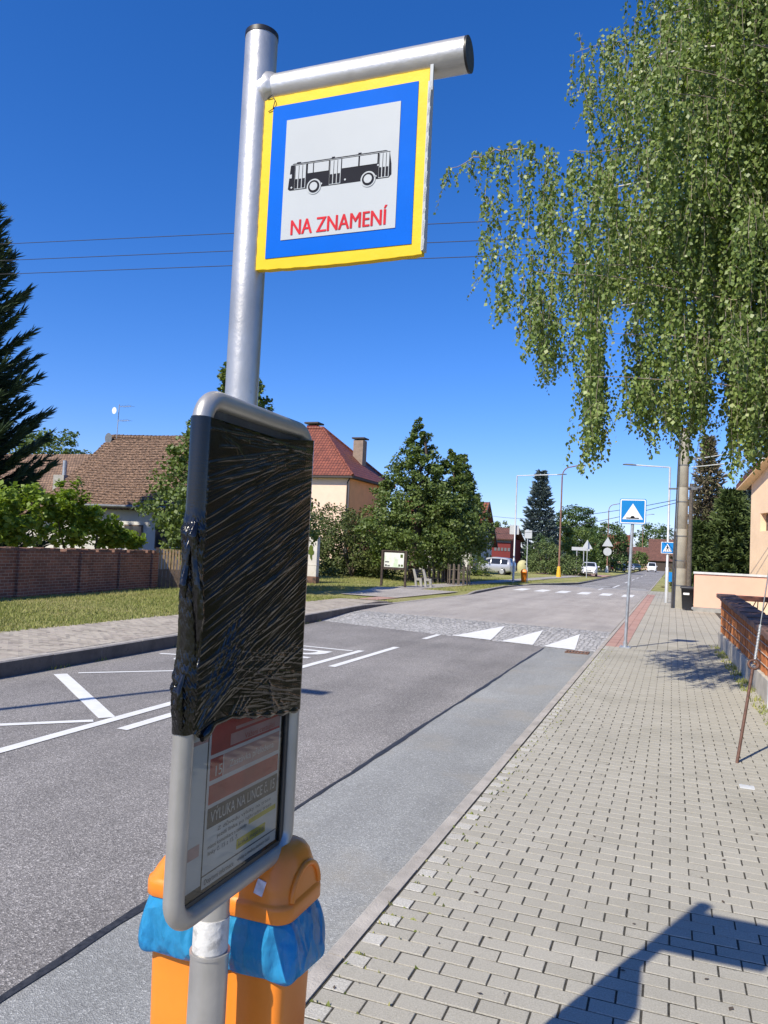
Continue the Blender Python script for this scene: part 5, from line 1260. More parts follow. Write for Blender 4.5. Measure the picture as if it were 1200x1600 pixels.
mb = MB(); mb.box(-23.25, -22.35, HR-.35, HR+.35, 7.0, 7.95); mb.box(-23.35, -22.25, HR-.45, HR+.45, 7.951, 8.1); build('chimney', mb, 'tilebrown', rf, uv=True)
mb = MB(); mb.tube([(HX0-.4, HY-.22, 3.34), (HX1+.2, HY-.22, 3.28)], .07, 8); build('gutter', mb, 'greymetal', t)
mb = MB(); mb.tube([(-22.3, HY+.28, 3.25), (-22.3, HY+.28, .3)], .045, 8); build('downpipe', mb, 'darkroof', t)
for x, w in ((-24.6, .55), (-22.9, .4)):
    f = build('window', MB().box(x-w, x+w, HY+.30, HY+.348, 1.35, 2.45), 'wood_brown', t); build('glass_pane', MB().box(x-w+.07, x+w-.07, HY+.285, HY+.2995, 1.42, 2.38), 'glass', f)
mb = MB()
for k in range(22): x = HX0+1+k*.36; mb.box(x, x+.05, HY+.02, HY+.345, 3.16, 3.26)
build('rafter_end', mb, 'wood_grey', t)['kind'] = 'stuff'
# lower wing
t = thing('farm_wing', (-34, 34.7, .1), 'lower wing of the farmhouse with brown tiles and a squat chimney with a steel pipe', 'house')
build('wall', MB().box(-44, -29.75, 31.0, 38.6, 0, 2.9), 'oldwhite', t)
mb = MB(); mb.slab([(-44.5, 30.3, 2.85), (-29.85, 30.3, 2.85), (-29.85, 34.7, 6.45), (-44.5, 34.7, 6.45)], .14); mb.slab([(-29.85, 39.1, 2.85), (-44.5, 39.1, 2.85), (-44.5, 34.703, 6.45), (-29.85, 34.703, 6.45)], .14)
rf = build('roof', mb, 'tileold', t, uv=True)
build('chimney', MB().box(-30.75, -30.05, 31.7, 32.4, 3.2, 4.95), 'concrete', t); build('flue_pipe', MB().tube([(-30.35, 32.05, 4.9), (-30.35, 32.05, 5.75)], .11, 12), 'galv', t)
# aerial and dish on the gable
t = thing('roof_aerial', (-29.2, 34.6, 7.3), 'aerial mast with two dishes at the left end of the farmhouse ridge', 'aerial')
build('mast', MB().tube([(-29.25, 34.6, 6.9), (-29.2, 34.6, 9.25)], .022, 6), 'galv', t)
mb = MB()
for z, l in ((9.1, .5), (8.3, .45)): mb.tube([(-29.2, 34.6, z), (-29.2+l*1.6, 34.6, z+.02)], .012, 5); [mb.tube([(-29.2+l*.4*k, 34.45-.15, z+.01*k), (-29.2+l*.4*k, 34.9, z+.01*k)], .008, 4) for k in range(1, 5)]
build('antenna', mb, 'galv', t)
for (x, z, r) in ((-29.32, 8.85, .19), (-29.6, 7.30, .30)):
    mb = MB(); mb.loft([[(x+q*r*math.cos(k*math.pi/8)*.8, 34.45-.10*(q*q)+.0*k, z+q*r*math.sin(k*math.pi/8)) for k in range(16)] for q in (1, .7, .4, .1)]); build('dish', mb, 'dish' if r < .25 else 'greymetal', t)

# cream house with red pyramid roof
t = thing('villa', (-32, 66.5, 0), 'cream and orange rendered villa with a red hipped roof and tall grey chimney', 'house')
VX1, VX0, VY0, VY1, VZ = -26.9, -38.6, 62.0, 71.8, 8.1
build('wall', MB().box(VX0, VX1, VY0, VY1, -.1, VZ), 'cream', t)
build('side_wall', MB().box(VX1, VX1+.06, VY0+.25, VY1-.1, -.1, VZ-.02), 'orangewall', t)
pk = [(-33.6, 66.9, 13.35), (-32.0, 66.9, 13.35)]; e = [(VX0-.6, VY0-.65, 8.2), (VX1+.65, VY0-.65, 8.2), (VX1+.65, VY1+.6, 8.2), (VX0-.6, VY1+.6, 8.2)]
mb = MB(); mb.add([*e, *pk], [(0, 1, 5, 4), (1, 2, 5), (2, 3, 4, 5), (3, 0, 4), (3, 2, 1, 0)]); rf = build('roof', mb, 'tilered', t, uv=True)
mb = MB()
for a, b in ((e[1], pk[1]), (e[2], pk[1]), (pk[0], pk[1]), (e[0], pk[0])): mb.tube([Vector(a)+Vector((0, 0, .03)), Vector(b)+Vector((0, 0, .03))], .13, 8)
build('hip_tiles', mb, 'tilered', rf, uv=True)
build('fascia', MB().box(VX0-.55, VX1+.6, VY0-.60, VY1+.55, 8.0, 8.19), 'darkroof', rf)
mb = MB(); mb.box(-29.1, -28.1, 67.8, 68.8, 9.2, 12.3); c = build('chimney', mb, 'chimney', rf); build('chimney_cap', MB().box(-29.25, -27.95, 67.65, 68.95, 12.42, 12.55), 'darkroof', rf); build('chimney', MB().box(-33.9, -32.8, 67.2, 68.2, 12.5, 13.7), 'redwall', rf); build('chimney_cap', MB().box(-34.1, -32.6, 67.0, 68.4, 13.85, 14.0), 'darkroof', rf)
build('downpipe', MB().tube([(VX1+.12, VY0-.10, 8.0), (VX1-.05, VY0-.10, 7.6), (VX1-.05, VY0-.10, .2)], .07, 8), 'darkroof', t)
for x in (-31.5, -35.5): f = build('window', MB().box(x-.6, x+.6, VY0-.05, VY0-.002, 5.3, 6.7), 'whitepaint', t); build('glass_pane', MB().box(x-.5, x+.5, VY0-.065, VY0-.0505, 5.4, 6.6), 'glass', f)
# gable house
t = thing('gable_house', (-21, 73.5, 0), 'grey white gable house with steep red roof and dark verge behind the lindens', 'house')
GX, GY0, GY1 = -17.3, 69.6, 77.4
mb = MB(); mb.prism([(GX, GY0, -.1), (GX, GY1, -.1), (GX, GY1, 3.1), (GX, 73.5, 6.7), (GX, GY0, 3.1)], (-9, 0, 0)); build('wall', mb, 'greywall', t)
mb = MB(); mb.slab([(GX+.45, GY0-.5, 2.75), (GX+.45, 73.5, 6.98), (GX-9.3, 73.5, 6.98), (GX-9.3, GY0-.5, 2.75)][::1], .16); mb.slab([(GX+.45, 73.503, 6.98), (GX+.45, GY1+.5, 2.75), (GX-9.3, GY1+.5, 2.75), (GX-9.3, 73.503, 6.98)], .16); rf = build('roof', mb, 'tilered', t, uv=True)
mb = MB()
for ya, yb2 in ((GY0-.5, 73.5), (GY1+.5, 73.5)): mb.prism([(GX+.455, ya, 2.55), (GX+.455, yb2, 6.78), (GX+.455, yb2, 7.03), (GX+.455, ya, 2.80)], (.06, 0, 0))
build('verge_board', mb, 'darkroof', rf)
for y, z0, z1 in ((75.3, .1, 2.1), (72.0, 1.0, 2.2), (73.5, 3.7, 4.9)): f = build('window', MB().box(GX+.002, GX+.05, y-.5, y+.5, z0, z1), 'greymetal', t); build('glass_pane', MB().box(GX+.0505, GX+.065, y-.42, y+.42, z0+.08, z1-.08), 'glass', f)
# red clad building
t = thing('red_building', (-22, 98, 0), 'low dark red building with an orange roof beyond the gable house', 'building')
build('wall', MB().box(-27, -18.9, 95, 102, -.1, 4.0), 'redwall', t); mb = MB(); mb.slab([(-27.5, 94.5, 3.95), (-18.5, 94.5, 3.95), (-18.5, 98.5, 5.5), (-27.5, 98.5, 5.5)], .15); mb.slab([(-18.5, 102.5, 3.95), (-27.5, 102.5, 3.95), (-27.5, 98.503, 5.5), (-18.5, 98.503, 5.5)], .15); build('roof', mb, 'tilebrown', t, uv=True)
build('cornice', MB().box(-27.05, -18.85, 94.93, 94.998, 3.5, 3.9), 'greymetal', t)
for k in range(5): build('window', MB().box(-20.9+.42*k, -20.62+.42*k, 94.95, 94.998, 2.45, 2.85), 'greymetal', t)
# houses closing the street
def barn(name, x0, x1, y, d, ze, zr, wall, roof, label, win=()):
    t = thing(name, ((x0+x1)/2, y, 0), label, 'house')
    build('wall', MB().box(x0, x1, y, y+d, -.2, ze), wall, t)
    mb = MB(); mb.slab([(x0-.5, y-.5, ze-.05), (x1+.5, y-.5, ze-.05), (x1+.5, y+d/2, zr), (x0-.5, y+d/2, zr)], .2); mb.slab([(x1+.5, y+d+.5, ze-.05), (x0-.5, y+d+.5, ze-.05), (x0-.5, y+d/2+.004, zr), (x1+.5, y+d/2+.004, zr)], .2); build('roof', mb, roof, t, uv=True)
    for wx0, wx1, z0, z1 in win: build('window', MB().box(wx0, wx1, y-.05, y-.002, z0, z1), 'glass', t)
barn('barn', -5.8, 3.5, 221, 10, 2.6, 8.6, 'wood_dark', 'tilebrown', 'large barn with a huge brown roof closing the end of the street', ())
barn('farm_building', -14.5, -6.4, 226, 9, 3.0, 6.3, 'cream', 'tilebrown', 'lower cream house with brown roof left of the large barn', ((-13, -12, 1.2, 2.4), (-10, -9, 1.2, 2.4)))
barn('town_house', -22, -11.6, 232, 10, 5.6, 9.8, 'oldwhite', 'tilered', 'house with a red gable roof rising behind the trees left of the bump sign', ((-20, -19, 1.5, 3), (-16, -15, 1.5, 3)))

# yellow house on the right
t = thing('yellow_house', (3.2, 37.6, 0), 'peach and yellow rendered house with gable and recessed windows at the right edge', 'house')
X = 3.2; ya, yb2 = 20.0, 37.6; ze, zr_, ym = 5.5, 8.3, 28.8
def gz(y): return ze+(zr_-ze)*(1-abs(y-ym)/(ym-ya)) if abs(y-ym) < ym-ya else ze
wins = ((33.7, 36.5, 3.35, 4.12), (28.2, 31.1, 3.3, 4.2), (27.2, 30.4, 5.4, 6.2), (22, 26, 3.3, 4.2), (31.9, 36, .9, 1.2))
# the wall is built as strips round the openings so that the windows are truly recessed
yc = sorted({ya, yb2, ym, *[w[0] for w in wins], *[w[1] for w in wins]}); mb = MB()
for a, b in zip(yc, yc[1:]):
    cuts = sorted([(w[2], w[3]) for w in wins if w[0] <= a+1e-6 and w[1] >= b-1e-6]); z = -.1
    for c in cuts+[(None, None)]:
        if c[0] is None: mb.prism([(X, a, z), (X, b, z), (X, b, gz(b)), (X, a, gz(a))], (.30, 0, 0))
        else: mb.prism([(X, a, z), (X, b, z), (X, b, c[0]), (X, a, c[0])], (.30, 0, 0)); z = c[1]
build('front_wall', mb, 'yellowwall', t)
build('body_wall', MB().prism([(X+.302, ya, -.1), (X+.302, yb2, -.1), (X+.302, yb2, ze), (X+.302, ym, zr_), (X+.302, ya, ze)], (9, 0, 0)), 'peach', t)
for w in wins[:4]: build('window', MB().box(X+.24, X+.29, w[0]+.02, w[1]-.02, w[2]+.02, w[3]-.02), 'wood_brown', t)
build('yellow_band', MB().prism([(X-.012, 33.6, 4.25), (X-.012, 34.8, 4.25), (X-.012, 34.8, gz(34.8)-.15), (X-.012, 33.6, gz(33.6)-.15)], (.010, 0, 0)), 'limewash', t)
mb = MB()
for y0_, y1_ in ((ym, yb2+.7), (ym-.003, ya-.7)):
    sl_ = (zr_-ze)/(ym-ya); z1_ = zr_-sl_*abs(y1_-ym)
    mb.prism([(X-.42, y0_, zr_+.02), (X-.42, y1_, z1_+.02), (X-.42, y1_, z1_+.22), (X-.42, y0_, zr_+.22)], (9.9, 0, 0))
build('roof', mb, 'tilebrown', t, uv=True)
build('soffit', MB().prism([(X-.41, ym, zr_-.03), (X-.41, yb2+.65, zr_-.03-sl_*(yb2+.65-ym)), (X-.41, yb2+.65, zr_+.015-sl_*(yb2+.65-ym)), (X-.41, ym, zr_+.015)], (.40, 0, 0)), 'yellowwall', t)

t.rotation_euler = (0, 0, R(15))
# ================================================================== VEHICLES
def car(name, label, paint, L, W, H, prof, loc, rz, cab, group=None, wheel=.31, detail=True):
    """prof: (x, z_lower_body_top, z_top, half width factor) stations from tail (-) to nose (+); cab: (rear, roof rear, roof front, windscreen foot)"""
    t = thing(name, (0, 0, 0), label, 'car', group, rz=1e-9); OFF[t] = Vector((0, 0, 0))
    hw = W/2; rings = []; belt = prof['belt']
    for x, zt, k in prof['st']:
        zb = .24 if abs(x) < L/2-.15 else .34; zt = max(zt, zb+.1); b = min(belt, zt-.03); top = zt
        tw = hw*k; th = tw*(1-.22*max(0, (top-belt))/(H-belt+1e-6))
        rings.append([(x, -tw*.93, zb), (x, -tw, zb+.15), (x, -tw, (zb+b)/2+.05), (x, -tw*.985, b), (x, -th, top-.05 if top > belt+.1 else top-.025), (x, -th*.86, top), (x, 0, top+.015),
                      (x, th*.86, top), (x, th, top-.05 if top > belt+.1 else top-.025), (x, tw*.985, b), (x, tw, (zb+b)/2+.05), (x, tw, zb+.15), (x, tw*.93, zb), (x, 0, zb)])
    mb = MB(); mb.loft(rings); body = build('body', mb, paint, t)
    st = prof['st']
    def top(x):
        for (a, za, ka), (b, zb_, kb) in zip(st, st[1:]):
            if a <= x <= b: f = (x-a)/(b-a); return za+(zb_-za)*f, ka+(kb-ka)*f
        return st[-1][1:]
    def side(x, z):
        zt, k = top(x); tw = hw*k; th = tw*(1-.22*max(0, zt-belt)/(H-belt)); f = min(1, max(0, (z-belt)/max(.05, zt-.05-belt))); return tw*.985+(th-tw*.985)*f
    for sgn in (-1, 1):
        for (xa, xb, za, zb_) in prof['side']:
            def q(x, z): return (x, sgn*(side(x, z)+.006), z)
            ta, tb = min(zb_, top(xa)[0]-.09), min(zb_, top(xb)[0]-.09); lo = belt+.03
            pts = [q(xa, lo), q(xb, lo), q(xb, max(lo+.02, tb)), q(xa, max(lo+.02, ta))]
            build('side_window', MB().prism(pts, (0, -sgn*.012, 0)), 'carglass', t)
    for nm, (xa, xb) in (('windscreen', prof['ws']), ('rear_window', prof['rw'])):
        n = 5; vs = []
        for i in range(n+1):
            x = xa+(xb-xa)*i/n; zt, k = top(x); tw = hw*k; th = tw*(1-.22*max(0, zt-belt)/(H-belt)); dx = .012 if nm == 'windscreen' else -.012
            for s in (-.80, -.4, 0, .4, .80): vs.append((x+dx, s*th, zt+.012+.012*(1-abs(s))))
        fs = [(i*5+k, i*5+k+1, (i+1)*5+k+1, (i+1)*5+k) for i in range(n) for k in range(4)]; mb = MB(); mb.add(vs, fs, 0, True); build(nm, mb, 'carglass', t)
    for x in prof['wheels']:
        for sgn in (-1, 1):
            yo = sgn*hw*.985
            w = build('wheel', MB().tube([(x, yo-sgn*.19, wheel), (x, yo-sgn*.02, wheel), (x, yo, wheel)], [wheel, wheel, wheel*.93], 22), 'tyre', t)
            mb = MB(); mb.tube([(x, yo+sgn*.001, wheel), (x, yo+sgn*.008, wheel)], [wheel*.66, wheel*.60], 18); build('rim', mb, 'rim', w)
            mb = MB(); mb.tube([(x, yo-sgn*.20, wheel+.02), (x, yo-sgn*.004, wheel+.02)], wheel*1.17, 20); build('wheel_arch', mb, 'black', t)
    if detail:
        xn = L/2; xt = -L/2; nf = prof.get('nose', .70)
        for s in (-1, 1):
            mb = MB(); mb.loft([[(xn-.20-.20*abs(u)+dx, s*(hw*.60+u*.20), nf+h) for u, h in ((-1, -.04), (0, -.07), (1, -.01), (1, .06), (0, .05), (-1, .01))] for dx in (0, .17)]); build('headlight', mb, 'lamplens', t)
            mb = MB(); mb.obox((xt+.06, s*hw*.80, .85), (.06, 0, 0), (0, .10, 0), (.02, 0, .16)); build('tail_light', mb, 'redlens', t, bevel=.01)
            mb = MB(); mb.loft([[(prof['ws'][1]-.30+u, s*(hw+.02+v), belt+.10+w) for u, w in ((-.05, -.05), (.07, -.04), (.06, .06), (-.05, .08))] for v in (0, .17)]); build('mirror', mb, paint, t)
        build('grille', MB().box(xn-.16, xn+.012, -hw*.34, hw*.34, nf-.10, nf-.03), 'black', t, bevel=.01); build('bumper_intake', MB().box(xn-.14, xn+.018, -hw*.55, hw*.55, .36, .47), 'black', t, bevel=.02)
        build('number_plate', MB().box(xn+.0185, xn+.03, -.26, .26, .49, .60), 'plate', t); build('rear_plate', MB().box(xt-.03, xt-.0185, -.26, .26, .60, .71), 'plate', t)
        build('emblem', MB().tube([(xn+.0125, 0, nf-.06), (xn+.02, 0, nf-.06)], .06, 10), 'rim', t)
    t.location = loc; t.rotation_euler = (0, 0, rz)
    return t
HATCH = dict(belt=.92, st=[(-2.02, .86, .80), (-2.0, 1.0, .88), (-1.93, 1.10, .94), (-1.62, 1.38, .97), (-1.2, 1.46, 1), (-.3, 1.49, 1), (.25, 1.44, 1), (.95, 1.06, 1), (1.2, .98, .99), (1.65, .90, .95), (1.88, .80, .88), (2.0, .66, .78), (2.03, .56, .70)],
             side=((-1.35, -.55, .95, 1.36), (-.48, .40, .95, 1.36)), ws=(.98, .30), rw=(-1.95, -1.62), wheels=(1.25, -1.3), nose=.73)
VAN = dict(belt=.98, st=[(-2.18, .9, .82), (-2.15, 1.15, .92), (-2.0, 1.50, .96), (-1.6, 1.60, .98), (-.5, 1.66, 1), (.1, 1.60, 1), (1.1, 1.13, 1), (1.5, 1.02, .97), (1.95, .88, .88), (2.13, .68, .76), (2.16, .56, .70)],
           side=((-1.85, -1.25, 1, 1.5), (-1.18, -.28, 1, 1.52), (-.21, .75, 1, 1.5)), ws=(1.12, .15), rw=(-2.13, -2.0), wheels=(1.35, -1.35), nose=.80)
BOXV = dict(belt=1.15, st=[(-2.4, 1.0, .9), (-2.38, 1.9, .95), (-2.2, 2.02, .98), (.6, 2.05, 1), (1.1, 1.95, 1), (1.75, 1.25, 1), (2.2, 1.05, .95), (2.38, .85, .86), (2.4, .6, .78)],
            side=((.3, 1.2, 1.2, 1.75),), ws=(1.76, 1.12), rw=(-2.39, -2.3), wheels=(1.5, -1.4), nose=.90)
car('parked_car', 'white hatchback parked facing the camera at the left roadside', 'whitepaint', 4.05, 1.74, 1.49, HATCH, (-8.45, 84.2+2, .085), R(-90+4), None)
car('parked_car', 'silver minivan seen from the side behind the left grey lamp', 'silverpaint', 4.3, 1.76, 1.66, VAN, (-15.9, 71.2, .03), R(172), None, wheel=.33)
g = 'cars parked far down the street'
car('parked_car', 'dark blue car parked beside the far brown lamp with white base', 'bluepaint', 4.05, 1.74, 1.49, HATCH, (-8.4, 138, .03), R(-86), None, g)
car('parked_car', 'small pale blue car half hidden by the bump sign post far down the street', 'silverpaint', 4.05, 1.74, 1.49, HATCH, (-7.9, 158, .03), R(-80), None, g)
car('parked_car', 'dark green car parked left of the far white van', 'greenpaint', 4.05, 1.74, 1.49, HATCH, (-7.2, 172, .03), R(-84), None, g)
car('parked_car', 'dull red car parked farthest left in the far row under the trees', 'redpaint', 4.05, 1.74, 1.49, HATCH, (-11.5, 150, .03), R(-70), None, g)
car('parked_car', 'white panel van coming down the far end of the street', 'whitepaint', 4.8, 1.9, 2.05, BOXV, (-4.2, 178, -.08), R(-88), None, g)
car('parked_car', 'white car parked sideways behind the peach wall and concrete pole', 'whitepaint', 4.05, 1.74, 1.49, HATCH, (2.35, 62, .03), R(178), None)
car('parked_car', 'pale car half hidden by the peach wall under the spruces', 'silverpaint', 4.3, 1.76, 1.66, VAN, (7.0, 59, .03), R(5), None)

# ================================================================== TREES, SHRUBS
def cone_prof(r, tip=.10, low=.55):
    return lambda q: r*(low+(1-low)*min(1, q/.22))*((1-q)**.92)*1.06+tip*(1-q)+.03
tree('linden_tree', (-15.95, 25.6, .1), 9.5, cone_prof(3.5), 1.15, 520, 52, .52, .15, 'linden', 'bushy linden hiding behind the wrapped timetable case in front of the farmhouse', taper=.75, trunk_r=.16)
G = 'conical lindens on the green behind the information board'
tree('linden_tree', (-14.1, 42.6, .03), 9.55, cone_prof(3.6, .15), 1.0, 520, 52, .56, .16, 'linden', 'tallest conical linden directly above the information board', group=G, taper=.75, trunk_r=.28)
tree('linden_tree', (-12.55, 44.3, .03), 8.15, cone_prof(2.5, .15), 1.7, 330, 50, .52, .16, 'linden', 'middle linden of the clump with the timber guarded trunk', group=G, taper=.75, trunk_r=.24)
tree('linden_tree', (-13.05, 48.5, .03), 8.5, cone_prof(2.1, .15), 1.9, 300, 50, .50, .16, 'linden', 'right hand linden of the clump, leaning over the round bush', group=G, taper=.75, trunk_r=.16)
def shrub(name, base, r, h, n, per, clump, leaf, mat, label, cat='shrub', z0=.05, flat=1.0, group=None):
    def pf(q): return r*math.sqrt(max(.02, 1-((q-.30)/.72)**2))
    t = thing(name, base, label, cat, group)
    mb = MB(); b = Vector(base)
    for k in range(5): a = k*1.3; mb.tube([b, b+Vector((r*.3*math.cos(a), r*.3*math.sin(a), h*.4)), b+Vector((r*.55*math.cos(a), r*.55*math.sin(a), h*.75))], [.05, .035, .01], 5)
    build('stem', mb, 'bark', t)
    C = profile_centres(base, n, pf, z0, h*.95, inner=.45); crown('foliage', C, NR.uniform(.7, 1.2, n)*clump, per, leaf, mat, t, .8, .3, (base[0], base[1], base[2]+h*.4)); return t
G = 'tall shrubs of the hedge left of the lindens'
shrub('hedge_shrub', (-20.6, 45.5, .03), 2.3, 4.7, 150, 44, .50, .15, 'hedge', 'tall brownish shrub right beside the white pillar', group=G)
shrub('hedge_shrub', (-18.4, 43.6, .03), 2.1, 4.1, 140, 44, .50, .15, 'hedge', 'dense shrub between the pillar shrub and the linden clump', group=G)
shrub('hedge_shrub', (-17.3, 46.5, .03), 2.2, 4.6, 130, 40, .50, .15, 'linden', 'dark shrub under the left edge of the tallest linden', group=G)
shrub('hedge_shrub', (-22.8, 48.5, .03), 2.4, 4.4, 120, 40, .50, .15, 'hedge', 'shrub behind the white pillar, mostly covered by the case', group=G)
shrub('round_bush', (-16.0, 63, .03), 1.75, 2.3, 110, 46, .34, .10, 'shrub', 'low round yellow green bush in front of the silver minivan')
shrub('round_bush', (-15.5, 53.8, .03), 1.6, 1.7, 80, 40, .34, .10, 'shrub', 'yellow green bush seen between the linden trunks')
G = 'dark conifer shrubs beside the rusty lamp with yellow base'
shrub('yew_shrub', (-13.1, 86, .03), 2.2, 3.6, 110, 40, .45, .16, 'spruce_light', 'upright dark yew left of the rusty lamp with yellow base', group=G)
shrub('yew_shrub', (-10.7, 85, .03), 2.1, 2.1, 100, 40, .45, .16, 'spruce_light', 'flat spreading yew between the rusty lamp and the white hatchback', group=G)
shrub('yew_shrub', (-14.6, 92, .03), 2.0, 4.6, 100, 40, .45, .16, 'broad', 'leafy shrub under the blue spruce left of the yews', group=G)
conifer('blue_spruce', (-17.0, 105, 0), 13.7, 3.3, .5, 30, 13, 'bluespruce', 'tall grey blue spruce beyond the left lamp', twig=.62, needle_w=.30, per=26, power=.8, droop=.16)
tree('broad_tree', (-16.2, 140, 0), 11.3, lambda q: 3.7*math.sqrt(max(.05, 1-((q-.5)/.56)**2)), 2.2, 200, 40, .8, .34, 'broad', 'big round crowned tree right of the blue spruce')
tree('broad_tree', (-13.3, 118, 0), 6.4, lambda q: 2.8*math.sqrt(max(.05, 1-((q-.4)/.66)**2)), .6, 140, 40, .7, .28, 'linden', 'medium green tree below the big round crowned tree')
tree('broad_tree', (-9.4, 128, 0), 7.7, lambda q: 3.1*math.sqrt(max(.05, 1-((q-.38)/.68)**2)), .8, 170, 42, .75, .30, 'broad', 'dark dense tree behind the far brown lamp with white base')
tree('broad_tree', (-12.0, 133, 0), 6.9, lambda q: 2.8*math.sqrt(max(.05, 1-((q-.4)/.66)**2)), .6, 140, 40, .75, .30, 'broad', 'dark tree between the round crowned tree and the far brown lamp')
tree('broad_tree', (-6.9, 185, 0), 4.2, lambda q: 1.7*math.sqrt(max(.05, 1-((q-.45)/.6)**2)), .8, 70, 30, .6, .30, 'linden', 'small tree in front of the cream farm building at the street end')
tree('broad_tree', (-15.8, 112, 0), 7.6, lambda q: 2.6*math.sqrt(max(.05, 1-((q-.4)/.66)**2)), .6, 120, 40, .7, .28, 'linden', 'pale green tree pressed against the right side of the blue spruce')
tree('broad_tree', (-24, 112, 0), 7.0, lambda q: 3.0*math.sqrt(max(.05, 1-((q-.4)/.66)**2)), .6, 120, 40, .7, .28, 'linden', 'leafy tree between the red building and the blue spruce')
tree('broad_tree', (-7, 330, 0), 17, lambda q: 9*math.sqrt(max(.05, 1-((q-.4)/.66)**2)), 2, 120, 40, 2.0, .8, 'broad', 'distant tree top between the red gable roof and the barn')
tree('broad_tree', (-60, 61, 0), 12.3, lambda q: 3.9*math.sqrt(max(.05, 1-((q-.55)/.5)**2)), 4, 190, 42, .8, .30, 'linden', 'round green tree behind the farm wing at the left')
conifer('spruce_tree', (-26.0, 19.7, .1), 15.3, 4.8, .7, 54, 15, 'spruce', 'large dark spruce at the left edge with upturned branch tips', twig=.42, needle_w=.095, per=270, tipup=.45, droop=.24, power=.38)
# grape vine over the wall
t = thing('grape_vine', (-17.9, 18.5, .1), 'bright green grape vine sprawling along the top of the brick wall', 'vine')
mb = MB()
for k in range(9): y = 12.5+k*1.1; mb.tube([(-17.9, y, 0), (-17.95+.2*math.sin(k), y+.2, 1.2), (-18.0, y+.5*math.sin(k*2), 2.3)], [.05, .035, .012], 6)
build('stem', mb, 'bark', t)
C = []
while len(C) < 460:
    y = NR.uniform(9.5, 22.4); top = np.interp(y, [9.5, 15.5, 17.2, 18.4, 19.5, 20.6, 21.6, 22.4], [2.2, 2.45, 2.95, 3.15, 3.10, 2.70, 2.15, 1.45])+.22*math.sin(y*4.3)+.12*math.sin(y*9.1)
    C.append((-17.95+NR.normal()*.30, y, 1.42+(top*1.03-1.42)*NR.random()**.75))
crown('foliage', C, NR.uniform(.6, 1.2, len(C))*.27, 34, .155, 'vine', t, .85, .3, (-18.5, 18, 1.5))
# right hand conifers
conifer('spruce_tree', (2.25, 60.5, 0), 11.3, 2.35, .4, 38, 11, 'brownspruce', 'half dead brown spruce with a thin bare top right of the concrete pole', twig=.42, needle_w=.20, per=30, power=.85, droop=.30, wild=.8)
G = 'green spruces behind the peach wall'
conifer('spruce_tree', (3.75, 58.6, 0), 7.2, 2.3, .3, 26, 13, 'spruce_light', 'green spruce just right of the half dead brown spruce', twig=.5, needle_w=.24, per=44, group=G, power=.6, wild=.6)
conifer('spruce_tree', (6.0, 70, 0), 9.6, 3.0, .3, 28, 13, 'bluespruce', 'bluish spruce tucked behind the corner of the yellow house', twig=.5, needle_w=.26, per=40, group=G, power=.65, wild=.5)
conifer('spruce_tree', (1.75, 58.4, 0), 4.9, 1.5, .3, 22, 11, 'spruce_light', 'short green spruce left of the half dead brown spruce', twig=.45, needle_w=.24, per=44, group=G, power=.6, wild=.6)
conifer('spruce_tree', (5.6, 60.5, 0), 6.0, 2.4, .3, 22, 13, 'spruce_light', 'dark spruce against the yellow house above the peach wall', twig=.5, needle_w=.26, per=44, group=G, power=.55, wild=.6)

# unseen hedge, added so that the film and pane reflect something dark
t = thing('added_hedge', (2.6, 4.0, 0), 'tall unseen hedge added beside the pavement to darken reflections in the black film', 'hedge')
mb = MB()
for k in range(12): mb.tube([(2.7, 4.4+k*.5, 0), (2.7, 4.4+k*.5, 3.6)], [.04, .02], 6)
build('stem', mb, 'bark', t)
C = [(2.15+1.1*NR.random(), NR.uniform(4.2, 10.0), 0.05+4.1*NR.random()) for k in range(760)]
crown('foliage', C, NR.uniform(.7, 1.2, 760)*.36, 40, .085, 'hedge', t, .9, .3, (4.5, 4, 1))

